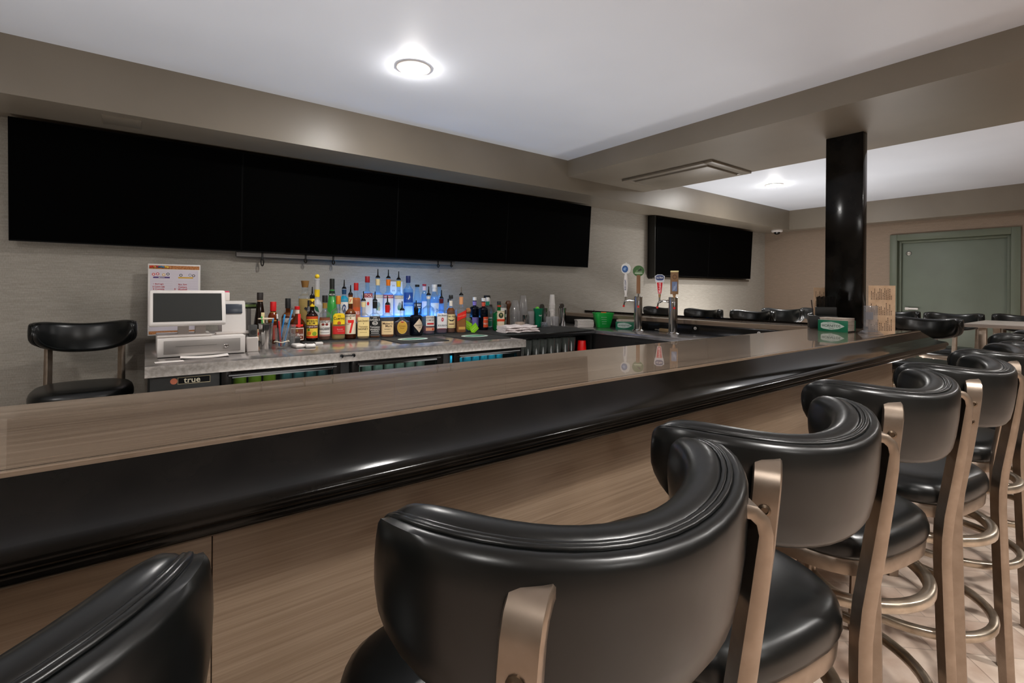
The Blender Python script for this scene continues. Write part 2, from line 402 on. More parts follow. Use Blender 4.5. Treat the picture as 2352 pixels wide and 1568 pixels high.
# black post
w = MB(); w.box(4.05, 4.128, 1.262, 1.5, 1.06, 2.457, M['rail'], .004)
tag(w.build('post'), 'square black lacquered post standing on the bar corner under the beam', 'post')

# ceiling vent under the beam
v = thing('ceiling_vent', 'taupe flush air vent panel under the beam by the soffit', 'vent', (4.25, 2.83, 2.457))
w = MB(); a, b = .34, .5
for x0, x1, y0, y1 in ((-a, a, b - .08, b), (-a, a, -b, -b + .08), (-a, -a + .07, -b + .08, b - .08), (a - .07, a, -b + .08, b - .08)): w.box(x0, x1, y0, y1, -.022, 0, M['soffit'], .004)
w.build('frame', v)
MB().box(-a + .085, a - .085, -b + .095, b - .095, -.034, 0, M['soffit'], .004).build('panel', v)
# ceiling lights
def lamp(x, y, label, z=ZC):
    t = thing('ceiling_light', label, 'ceiling light', (x, y, z), 0, 'round ceiling lights')
    MB().lathe([(.1, 0), (.1, -.006), (.088, -.01), (.08, -.01), (.08, 0)], M['white'], 28).build('trim_ring', t)
    w = MB(); w.lathe([(.079, -.004), (.079, -.0105), (.07, -.019), (.045, -.0255), (.0, -.0285)], M['lamp'], 24); w.build('lens', t)
lamp(1.255, 2.647, 'lit round ceiling light above the left half of the bar')
lamp(6.125, 2.83, 'lit round ceiling light beyond the beam near the far corner')
for x, y in ((-1.6, 1.2), (1.3, -0.75), (-1.2, -0.9), (3.0, -1.1), (6.2, -0.6), (1.4, -2.8)):
    lamp(x, y, 'lit round ceiling light over the seating side of the room')
# dome camera
t = thing('security_camera', 'small white dome camera under the soffit corner', 'camera', (8.2, 3.74, ZS))
MB().lathe([(.085, 0), (.085, -.02), (.07, -.03), (.05, -.032)], M['white'], 20).build('base', t)
MB().lathe([(.05, -.03), (.045, -.05), (.028, -.066), (0, -.072)], M['black_gloss'], 20).build('dome', t)

# ------------------------------------------------------------------ screens
def tv(x, wd, label, group, zb=1.578, zt=2.288, yb=4.015, yt=3.968):
    t = thing('television', label, 'television', (x, yb, zb), 0, group)
    H = sqrt((zt - zb) ** 2 + (yb - yt) ** 2); ang = atan2(yb - yt, zt - zb)
    R = (ang, 0, 0)
    g = .0006
    MB().box(g, wd - g, 0, .022, 0, H, M['tv_case'], .003).build('case', t, rot=R)
    w = MB(); w.box(g + .004, wd - g - .004, -.0015, .002, .009, H - .005, M['screen']); w.build('screen', t, rot=R, smooth=0)
    w = MB(); w.box(g + .004, wd - g - .004, -.002, .002, .001, .008, M['tv_case']); w.build('bezel', t, rot=R, smooth=0)
    MB().box(wd * .25, wd * .75, .022, .05, .08, H * .55, M['tv_case'], .004).build('rear_housing', t, rot=R)
    MB().box(wd * .35, wd * .65, .05, 4.108 - yb, .2, .45, M['black'], .003).build('wall_bracket', t, rot=R)
    return t
TX, TW = -.636, 1.1925
for i, n in enumerate(('leftmost black screen of the long row, above the stool behind the bar', 'second black screen from the left, above the white till', 'third black screen from the left, above the lit bottles', 'right hand black screen of the long row, above the stacked cups')):
    tv(TX + i * TW, TW, n, 'black screens in a long row on the back wall')
tv(5.375, 1.245, 'left black screen of the pair behind the beer taps', 'black screens near the far corner', 1.515, 2.283, 4.0, 3.965)
tv(6.62, 1.245, 'right black screen of the pair near the far corner', 'black screens near the far corner', 1.515, 2.283, 4.0, 3.965)
t = thing('screen_surround', 'dark box frame on the wall around the far pair of screens', 'frame', (5.34, 0, 0))
w = MB(); w.box(0, .018, 3.985, 4.098, 1.485, 2.305, C(26, 25, 22, .4)); w.box(.018, 2.54, 4.03, 4.098, 1.472, 1.50, C(70, 62, 52, .5)); w.build('frame', t)
MB().box(.018, .024, 4.03, 4.05, 1.86, 2.0, C(90, 90, 70, .3, .5)).build('latch', t)
# steel rail under the long row
t = thing('wall_rail', 'long thin steel wall rail with black clips under the screens', 'rail', (.53, 4.045, 1.566))
w = MB(); w.box(0, 1.83, 0, .05, -.022, .018, C(128, 126, 124, .4, .5), .003); w.build('bar', t)
for x, L in ((.17, .075), (.478, .035), (.692, .04), (1.65, .03), (1.79, .022)):
    w = MB()
    w.box(x - .006, x + .006, -.008, .004, -.01 - L * .5, .012, M['black'], .002)
    w.tube([(x + .009 * sin(k / 12 * 2 * pi), -.004, -.02 - L / 2 + L * .4 * cos(k / 12 * 2 * pi)) for k in range(12)], .0045, M['black_gloss'], 6, True, (0, 1, 0))
    w.build('clip', t)
# outlet
t = thing('wall_outlet', 'white twin wall outlet behind the tall lit bottles', 'outlet', (1.79, 4.1, 1.32))
MB().box(-.06, .06, -.008, 0, -.06, .06, M['white'], .003).build('cover_plate', t)
w = MB()
for x in (-.026, .026):
    for z in (.022, -.022):
        w.box(x - .008, x - .005, -.0095, -.007, z - .006, z + .006, M['black']); w.box(x + .005, x + .008, -.0095, -.007, z - .006, z + .006, M['black'])
w.build('sockets', t)

# ------------------------------------------------------------------ the bar
bar = thing('bar_counter', 'long L shaped bar with grey oak top and black arm rail', 'bar', (0, 0, 0))
w = MB(); w.box(XL, 3.86, .965, 1.49, 1.022, 1.06, M['top_x'], .0015, 1)
w.add([(3.86, .965, 1.06), (4.18, .965, 1.06), (4.18, 1.49, 1.06), (3.86, 1.49, 1.06), (3.86, .965, 1.022), (4.18, .965, 1.022), (4.18, 1.49, 1.022), (3.86, 1.49, 1.022)], [[0, 1, 2, 3], [7, 6, 5, 4], [0, 4, 5, 1], [1, 5, 6, 2], [2, 6, 7, 3], [3, 7, 4, 0]], M['top_x'])
w.box(3.86, 4.18, 1.49, 4.1, 1.022, 1.06, M['top_y'], .0015, 1)
w.build('bar_top', bar)
# arm rail: profile (outward n, z)
prof = [(-.003, 1.0605), (.012, 1.0475), (.028, 1.0335), (.046, 1.0195), (.064, 1.008), (.082, .9995), (.097, .995), (.108, .993), (.117, .991), (.125, .984), (.128, .973), (.124, .965), (.116, .9625), (.118, .957), (.116, .948), (.108, .941), (.094, .939), (.084, .944), (.08, .955), (.04, .962), (.0, .985), (-.003, 1.0)]
R = []
for (x, y, nx, ny, up) in ((XL, .972, 0, -1, 0), (3.0, .972, 0, -1, 0), (4.172, .972, 1, -1, .006), (4.172, 1.9, 1, 0, .016), (4.172, 4.1, 1, 0, .016)):
    R.append([(x + n * nx, y + n * ny, z + (up * max(0, 1 - n / .06) if n < .07 and i < 6 else 0)) for i, (n, z) in enumerate(prof)])
w = MB(); w.rings(R, M['rail']); w.build('arm_rail', bar, smooth=48)
w = MB(); seams = [XL, -1.33, .105, 1.54, 2.98, 4.03]
for a, b in zip(seams[:-1], seams[1:]): w.box(a + .0008, b - .0008, 1.08, 1.1, .1, .985, M['panel_x'], .0008, 1)
w.box(4.01, 4.03, 1.1, 4.1, .1, .985, M['panel_y'])
w.box(XL, 4.0, 1.1, 1.2, 0, 1.02, M['black']); w.box(3.9, 4.01, 1.2, 4.1, 0, 1.02, M['black'])
w.build('front_panel', bar, smooth=0)
w = MB(); w.box(XL, 4.045, 1.065, 1.08, 0, .1, M['panel_x'], .002); w.box(4.03, 4.045, 1.08, 4.1, 0, .1, M['panel_y'], .002); w.build('kick_board', bar)
w = MB(); w.box(3.85, 3.9, 1.47, 4.1, .93, 1.02, M['black_gloss'], .003); w.box(XL, 3.85, 1.42, 1.47, .93, 1.02, M['black_gloss'], .003); w.build('service_apron', bar)
for i, (y, s) in enumerate(((2.44, '4'), (1.886, '5'))):
    t = thing('seat_marker', 'round white button numbered %s on the black bar edge' % ('four' if i == 0 else 'five'), 'button', (3.85, y, .99), -pi / 2, 'white seat buttons on the service side of the bar')
    MB().lathe([(.0, 0), (.013, 0), (.013, .004), (.011, .006), (0, .006)], M['white'], 18, (0, 0, 0), Matrix.Rotation(pi / 2, 4, 'X')).build('disc', t)
    w = MB(); w.text(s, flat(.006), 0, 0, .013, M['ink'], off=.0006); w.build('number', t, smooth=0)

# ------------------------------------------------------------------ bar stools
def make_stool(label):
    t = thing('bar_stool', label, 'bar stool', (0, 0, 0), 0, 'black vinyl bar stools')
    V, SM = M['vinyl'], M['stool_metal']
    # seat cushion
    w = MB(); R = []
    n = 40
    def loop(a, b, z, k=2.7, cy=0.0): return [(x, y + cy, z) for x, y in ell(n, k, a, b)]
    for a, z in ((.93, .7), (.985, .704), (1.0, .715), (.997, .732), (.975, .748), (.92, .76), (.8, .768), (.55, .772), (.25, .773)): R.append(loop(.222 * a, .236 * a, z, 3.1))
    w.rings(R, V); w.build('seat', t, smooth=60)
    w = MB(); w.rings([loop(.208, .222, .662, 3.1), loop(.214, .228, .664, 3.1), loop(.216, .23, .69, 3.1), (loop(.211, .225, .7, 3.1)), loop(.15, .16, .7, 3.1), loop(.15, .16, .662, 3.1)], M['stool_metal'], closed=True)
    for a in (pi / 4, -pi / 4):
        w.box(-.2, .2, -.018, .018, .655, .675, SM, .002, mtx=Matrix.Rotation(a, 4, 'Z'))
    w.build('seat_frame', t)
    # backrest
    A, B = .215, .158
    N = 34
    ts = [-pi / 2 + pi * i / 400 for i in range(401)]
    acc = [0]
    for i in range(400):
        dx = A * (sin(ts[i + 1]) - sin(ts[i])); dy = B * (cos(ts[i + 1]) - cos(ts[i])); acc.append(acc[-1] + sqrt(dx * dx + dy * dy))
    L = acc[-1] / 2
    def plan(s):
        q = s + L
        for i in range(400):
            if acc[i + 1] >= q - 1e-9: break
        f = (q - acc[i]) / (acc[i + 1] - acc[i]); th = ts[i] + (ts[i + 1] - ts[i]) * f
        P = Vector((A * sin(th), -.102 - B * cos(th))); nn = Vector((sin(th) / A, -cos(th) / B)); nn.normalize()
        return P, nn
    def half(u): return .083 * max(0, 1 - abs(u) ** 3.6) ** .46
    def zc(u): return 1.012 + .06 * u * u
    def pt(u, no, m):
        P, nn = plan(u * L * .9999); z = zc(u) + m
        return (P.x + nn.x * no, P.y + nn.y * no - .1 * (z - 1.0), z)
    sec = [(-.030, -.72), (-.033, -.3), (-.033, .3), (-.030, .72)]
    us = [sin(pi / 2 * k) for k in [-1 + 2 * i / N for i in range(N + 1)]]; us[0] = -.9995; us[-1] = .9995
    R = []
    for u in us:
        h = half(u); tk = max(.12, sqrt(max(0, 1 - abs(u) ** 7)))
        top = [(-.034, h * .70), (-.032, h * .86), (-.025, h * .955), (-.012, h + .002), (.002, h), (.007, h - .004 * tk), (.010, h - .008 * tk), (.018, h - .008 * tk), (.021, h - .005 * tk), (.026, h - .004), (.033, h * .92), (.038, h * .80), (.041, h * .45), (.042, 0)]
        bot = [(a, -b) for a, b in top[::-1]][1:]
        ring = [(a * tk, b) for a, b in top + bot] + [(-.039 * tk, -h * .35), (-.041 * tk, 0), (-.039 * tk, h * .35)]
        R.append([pt(u, a, b) for a, b in ring])
    w = MB(); w.rings(R, V); bk = w.build('backrest', t, smooth=50)
    w = MB()
    for no in (.0108, .0172):
        path = [pt(u, no * max(.12, sqrt(max(0, 1 - abs(u) ** 7))), half(u) - .0045) for u in us] + [pt(u, no * max(.12, sqrt(max(0, 1 - abs(u) ** 7))), -half(u) + .0045) for u in us[::-1]]
        w.tube(path, .0036, V, 8, True, (0, 1, .01))
    w.build('piping', bk, smooth=60)
    # legs
    def bar_path(path, wx, wy): return [(wx / 2 * a, wy / 2 * b) for a, b in ((-1, -.7), (-.8, -1), (.8, -1), (1, -.7), (1, .7), (.8, 1), (-.8, 1), (-1, .7))]
    for s in (-1, 1):
        nx, ny = s * .80, -.60      # flat face of the post turns outward
        wx, wy = -ny, nx
        if s < 0: wx, wy = ny, -nx
        Pp = []
        for o, z in ((-.034, 1.062), (-.022, 1.071), (-.008, 1.0745), (.006, 1.072), (.017, 1.062), (.022, 1.046), (.0225, 1.02), (.0215, .96)): Pp.append((s * .148 + nx * o, -.262 + ny * o - .1 * (z - 1.06), z))
        ox, oy = s * .148 + nx * .021, -.262 + ny * .021
        Pp += [(ox, oy + .02, .88), (ox, oy + .037, .76), (ox, oy + .042, .70), (ox - s * .001, oy + .042, .64), (ox + s * .002, oy + .036, .45), (ox + s * .006, oy + .026, .2), (ox + s * .01, oy + .018, 0)]
        P3 = [Vector(p) for p in Pp]; Rg = []
        W = Vector((wx, wy, 0))
        for i, p in enumerate(P3):
            tg = (P3[min(i + 1, len(P3) - 1)] - P3[max(i - 1, 0)]).normalized(); th = tg.cross(W).normalized()
            hw, ht = .0185, (.008 if i < 6 else .0085 + .003 * min(1, (i - 5) / 4))
            Rg.append([tuple(p + W * (hw * a) + th * (ht * b)) for a, b in ((-1, -.6), (-.88, -1), (.88, -1), (1, -.6), (1, .6), (.88, 1), (-.88, 1), (-1, .6))])
        w = MB(); w.rings(Rg, SM)
        lg = w.build('leg', t, smooth=40)
        an = atan2(ny, nx)
        for z in (1.015, .965):
            q = MB(); mt = Matrix.Rotation(an, 4, 'Z') @ Matrix.Rotation(pi / 2, 4, 'Y')
            yy = -.262 + ny * .0305 - .1 * (z - 1.06)
            q.lathe([(0, 0), (.0085, 0), (.0085, .003), (.005, .0045), (.0045, .002), (0, .002)], C(120, 104, 88, .3, .9), 12, (s * .148 + nx * .0305, yy, z), mt); q.build('screw', lg)
        P3 = [Vector(p) for p in ((s * .15, .158, .668), (s * .152, .16, .6), (s * .158, .168, .3), (s * .166, .18, 0))]
        W = Vector((.66, -s * .75, 0)); Rg = []
        for i, p in enumerate(P3):
            tg = (P3[min(i + 1, 3)] - P3[max(i - 1, 0)]).normalized(); th = tg.cross(W).normalized()
            Rg.append([tuple(p + W * (.0195 * a) + th * (.011 * b)) for a, b in ((-1, -.6), (-.88, -1), (.88, -1), (1, -.6), (1, .6), (.88, 1), (-.88, 1), (-1, .6))])
        w = MB(); w.rings(Rg, SM); w.build('leg', t, smooth=40)
    def ring(a, b, cy, z, hw, hh):
        w = MB(); w.sweep([(a * cos(2 * pi * i / 48), cy + b * sin(2 * pi * i / 48), z) for i in range(48)], [(hw * p, hh * q) for p, q in ell(12, 4.2)], M['ring_metal'], True); return w
    ring(.212, .24, -.02, .60, .0135, .0135).build('brace_ring', t, smooth=60)
    ring(.222, .245, -.02, .325, .012, .0125).build('foot_ring', t, smooth=60)
    return t
st0 = make_stool('first stool in the row along the bar front, cut off at bottom left')
st0.location = (-.184, .622, 0); st0.rotation_euler = (0, 0, radians(-4))
row = [(.422, .56, -4, 'large nearest bar stool with its whole curved back in view, along the bar front'),
       (.905, .575, -9, 'bar stool just right of the nearest one, second whole stool in the front row'),
       (1.50, .585, -10, 'third whole stool in the front row, with two screws showing on its post'),
       (2.03, .555, -8, 'fourth whole stool in the front row along the bar'),
       (2.62, .57, -3, 'fifth whole stool in the front row along the bar'),
       (3.18, .53, -4, 'sixth stool in the front row, mostly hidden at the right edge'),
       (3.75, .63, -4, 'last stool in the front row, by the corner of the bar')]
for x, y, r, l in row: dup(st0, (x, y, 0), radians(r), l)
dup(st0, (-.27, 3.6, 0), radians(182), 'lone bar stool behind the bar against the left wall')
far = [(5.04, 3.80, 'farthest stool along the short leg of the bar, behind the right beer tower'), (4.92, 3.13, 'stool on the short leg of the bar, right of the beer towers'),
       (5.05, 2.62, 'stool on the short leg of the bar, left of the green napkin box'), (5.05, 1.85, 'stool on the short leg of the bar hidden behind the black post'), (5.05, 1.17, 'stool at the bar corner just right of the black post and menu')]
for x, y, l in far: dup(st0, (x, y, 0), radians(90 + random.uniform(-5, 5)), l)
tabs = [(6.62, 1.80, 92, 'stool at the grey high table, left of the door handle'), (6.5, 1.28, 88, 'stool at the far end of the grey high table, before the door'),
        (6.7, .78, 90, 'stool behind the grey high table at the right edge'),
        (6.0, 2.72, 95, 'stool beside the far wall left of the post, partly hidden'), (6.6, 2.55, 88, 'stool just behind the post, farthest on that side')]
for x, y, r, l in tabs: dup(st0, (x, y, 0), radians(r), l)

# high table
t = thing('high_table', 'grey topped high table near the door', 'table', (6.0, .62, 0))
MB().box(-.42, .42, -.6, .38, 1.03, 1.06, M['table'], .006).build('table_top', t)
for x in (-.3, .3):
    for y in (-.42, .28): MB().box(x - .025, x + .025, y - .025, y + .025, 0, 1.03, M['stool_metal'], .004).build('leg', t)

# ------------------------------------------------------------------ back bar cooler
ck = thing('back_bar_cooler', 'long black back bar cooler with steel top and glass doors', 'cooler', (0, 0, 0))
w = MB(); w.box(0, 2.3, 2.875, 4.09, .905, .94, M['steel'], .004); w.box(0.0, 2.3, 2.873, 2.885, .885, .9385, M['steel_front'], .001); w.build('counter_top', ck)
w = MB(); w.box(.015, 2.285, 3.45, 4.05, .03, .905, M['cooler']); w.box(.015, .3, 2.92, 3.45, .03, .905, M['cooler']); w.box(2.27, 2.285, 2.92, 3.45, .03, .905, M['cooler'])
w.box(.3, 2.27, 2.92, 3.45, .88, .905, M['cooler']); w.box(.3, 2.27, 2.92, 3.45, .03, .1, M['cooler'])
for x in (.93, 1.62): w.box(x, x + .05, 2.92, 3.45, .1, .88, M['cooler'])
w.build('body', ck, smooth=0)
w = MB(); w.box(.02, .31, 2.9, 2.92, .1, .888, M['cooler'], .003); w.build('grille_panel', ck)
def cooler_door(x0, x1, led):
    w = MB(); z0, z1 = .1, .886; e = .045
    for a, b, c, d in ((x0, x0 + e, z0, z1), (x1 - e, x1, z0, z1), (x0 + e, x1 - e, z1 - .04, z1), (x0 + e, x1 - e, z0, z0 + e)): w.box(a, b, 2.885, 2.918, c, d, M['black_gloss'], .004)
    dr = w.build('door', ck)
    MB().box(x0 + e, x1 - e, 2.9, 2.906, z0 + e, z1 - .04, M['door_glass']).build('glass', dr, smooth=0)
    MB().tube([(x0 + .03, 2.87, z1 - .02), (x1 - .03, 2.87, z1 - .02)], .006, M['black_gloss'], 8).build('handle', dr)
    w = MB(); w.box(x0 + .05, x1 - .05, 2.935, 2.96, .855, .87, M['led_cyan'] if led == 2 else M['led_cool']); w.build('light_strip', ck, smooth=0)
    w = MB(); w.box(x0 + .01, x1 - .01, 2.95, 3.44, .712, .72, M['steel']); w.build('shelf', ck, smooth=0)
cooler_door(.315, .92, 0); cooler_door(.985, 1.6, 1); cooler_door(1.685, 2.268, 2)
# badge
w = MB(); f = lambda a, z, off: (a, 2.9 - off, z)
w.box(.13, .268, 2.898, 2.9, .838, .872, C(150, 138, 112, .3, .8), .001); w.patch(f, .133, .265, .841, .869, M['black_gloss'], .0025)
w.text('true', f, .19, .855, .024, C(205, 196, 172, .3, .6), .07, .0032)
w.patch(f, .1, .13, .84, .87, C(150, 84, 60, .4, .3), .001, shape=ell(14)); w.build('badge', ck, smooth=0)
# latch on counter edge
t = thing('drawer_latch', 'small black latch on the front edge of the steel counter', 'latch', (.955, 2.874, .92))
w = MB(); w.box(-.03, .03, -.006, 0, -.004, .004, M['black'], .002)
for x in (-.035, .035): w.lathe([(0, 0), (.011, 0), (.011, .008), (.006, .012), (0, .012)], M['black_gloss'], 12, (x, 0, 0), Matrix.Rotation(pi / 2, 4, 'X'))
w.build('body', t)
# cans inside the cooler
def can(x, y, z, c, label, g):
    w = MB(); w.lathe([(.0, .003), (.024, 0), (.033, .01), (.033, .112), (.026, .122), (.026, .124), (0, .12)], c, 14); o = w.build('drink_can', loc=(x, y, z)); tag(o, label, 'can', g)
for i in range(3): can(.42 + .075 * i, 3.05, .7205, C(190, 200, 40, .35), 'yellow green can behind the left glass door of the cooler', 'yellow cans behind the left cooler door')
for i in range(4): can(.66 + .068 * i, 3.06, .7205, C(120, 160, 170, .35, .4), 'pale blue can behind the left glass door of the cooler', 'blue cans behind the left cooler door')
for i in range(7): can(1.06 + .075 * i, 3.05, .7205, C(206, 214, 206, .35, .3), 'white can behind the middle glass door of the cooler', 'white cans behind the middle cooler door')
for i in range(7): can(1.74 + .072 * i, 3.05, .7205, C(120, 200, 220, .35, .3), 'cyan lit can behind the right glass door of the cooler', 'cyan cans behind the right cooler door')
# shelf boards under the cans
# ------------------------------------------------------------------ drain board unit and tap counter
u = thing('drainboard_cabinet', 'black drainboard cabinet with open glass shelf beside the cooler', 'cabinet', (0, 0, 0))
w = MB(); w.box(2.305, 3.395, 3.2, 4.09, .9, .94, M['black_gloss'], .004); w.build('counter_top', u)
w = MB(); w.box(2.31, 2.33, 3.24, 4.05, .03, .9, M['black']); w.box(3.375, 3.395, 3.24, 4.05, .03, .9, M['black']); w.box(2.33, 3.375, 4.03, 4.05, .03, .9, M['black']); w.box(2.33, 3.375, 3.22, 4.03, .70, .72, M['steel']); w.box(2.33, 3.375, 3.3, 4.03, .03, .3, M['black']); w.build('body', u, smooth=0)
w = MB(); w.box(2.31, 3.39, 3.205, 4.06, .94, .946, M['rubber'], .002); tag(w.build('rubber_mat'), 'large black rubber drain mat under the cups and towel', 'mat')
k = 0
for x in [2.40 + .088 * i for i in range(10)]:
    for j in range(1):
        w = MB(); R = []
        pr = []
        for c in range(3): z = .0 + c * .026; pr += [(.034 + .0015, z), (.034, z + .02)]
        pr = [(.03, 0), (.0305, .002)] + [(.031 + .012 * (z / .16) + (.0015 if i % 2 else 0), z) for i, z in enumerate([.004 + .012 * q for q in range(13)])] + [(.042, .155), (.04, .157), (.03, .01), (0, .01)]
        w.lathe(pr, M['glassware'], 16); o = w.build('pint_glass', loc=(x, 3.30 + .01 * (k % 2), .7205)); k += 1
        tag(o, 'clear pint glass standing on the shelf under the drain mat', 'glass', 'pint glasses on the shelf under the drain mat')
w = MB(); w.lathe([(.048, 0), (.048, .004), (.046, .006), (.044, .03), (.0435, .034), (.038, .115), (.036, .12), (0, .12)], C(222, 14, 14, .3), 22)
w.lathe([(.0485, -.001), (.0485, .004), (.046, .0045)], M['white'], 22)
tag(w.build('party_cup', loc=(3.30, 3.28, .7215)), 'red plastic party cup upside down under the drain mat', 'cup')
u = thing('tap_counter', 'steel topped service counter carrying the beer towers', 'counter', (0, 0, 0))
w = MB(); w.box(3.402, 3.845, 1.6, 4.09, .905, .94, M['steel_y'], .004); w.build('counter_top', u)
w = MB(); w.box(3.425, 3.84, 1.62, 4.05, .03, .905, M['black']); w.box(3.415, 3.425, 2.2, 2.75, .62, .86, M['cooler'], .003); w.build('body', u, smooth=0)

# spill mats and logos
def spill(x0, x1, y0, y1, label):
    t = thing('spill_mat', label, 'mat', ((x0 + x1) / 2, (y0 + y1) / 2, .94), 0, 'black spill mats on the steel counter')
    a, b = (x1 - x0) / 2, (y1 - y0) / 2
    MB().box(-a, a, -b, b, 0, .006, M['rubber'], .002).build('mat', t)
    w = MB(); f = lambda p, q, off: (p, q, .006 + off)
    w.patch(f, -a * .62, a * .62, -b * .3, b * .55, C(196, 214, 202), .0004, shape=ell(20)); w.patch(f, -a * .5, a * .5, -b * .1, b * .3, C(30, 120, 90), .0008, shape=ell(16)); w.build('printed_logo', t, smooth=0)
spill(1.40, 1.775, 3.112, 3.487, 'black spill mat with green logo in front of the oval label bottle')
spill(1.915, 2.28, 3.035, 3.46, 'black spill mat with green logo at the right end of the steel counter')
MB_ = MB(); MB_.box(.86, 2.25, 3.495, 3.665, .94, .946, M['rubber'], .002); tag(MB_.build('bar_mat'), 'long narrow black bar mat under the front bottle row', 'mat')
# bottle steps
u = thing('bottle_step', 'low black riser for the tall bottles at the back', 'shelf', (0, 0, 0))
MB().box(.88, 1.395, 3.76, 4.0, .94, 1.04, M['black'], .003).build('riser', u)
u = thing('lit_bottle_step', 'blue glowing riser under the tall clear bottles', 'shelf', (0, 0, 0))
MB().box(1.4, 2.22, 3.76, 4.06, .94, 1.05, M['black'], .003).build('riser', u)
w = MB(); w.box(1.41, 2.21, 3.775, 4.045, 1.05, 1.058, M['led_blue']); w.box(1.4, 2.22, 3.76, 3.773, 1.05, 1.084, M['black']); w.build('glowing_top', u, smooth=0)

# ------------------------------------------------------------------ bottles
def shp(kind, h, R, rn):
    # returns list of (r, z, squareness) and neck bottom z
    P = {'liq': (.60, .76, 2), 'tall': (.66, .80, 2), 'square': (.60, .70, 7), 'squat': (.52, .78, 2), 'cone': (.30, .86, 2), 'apoth': (.70, .80, 2), 'round': (.5, .7, 2), 'long': (.56, .70, 2), 'flask': (.64, .76, 3.5), 'longneck': (.42, .56, 2), 'tallsq': (.74, .86, 3)}[kind]
    be, se, sq = P
    pr = [(0, .002, 2), (R * .85, .0, sq), (R * .97, .006, sq), (R, .014, sq), (R, h * be * .5, sq), (R, h * be, sq)]
    for i in range(1, 8):
        k = i / 8; c = .5 + .5 * cos(pi * k)
        if kind == 'cone': c = 1 - k
        if kind == 'apoth': c = sqrt(max(0, 1 - k * k))
        pr.append((rn + (R - rn) * c, h * (be + (se - be) * k), sq + (2 - sq) * k))
    pr += [(rn, h * se, 2), (rn, h - .012, 2), (rn + .002, h - .011, 2), (rn + .002, h - .003, 2), (rn, h, 2), (0, h, 2)]
    return pr, h * se
def rad_at(pr, z):
    for a, b in zip(pr[1:-1], pr[2:]):
        if a[1] <= z <= b[1] and b[1] > a[1]: f = (z - a[1]) / (b[1] - a[1]); return a[0] + (b[0] - a[0]) * f, a[2] + (b[2] - a[2]) * f
    return pr[4][0], pr[4][2]
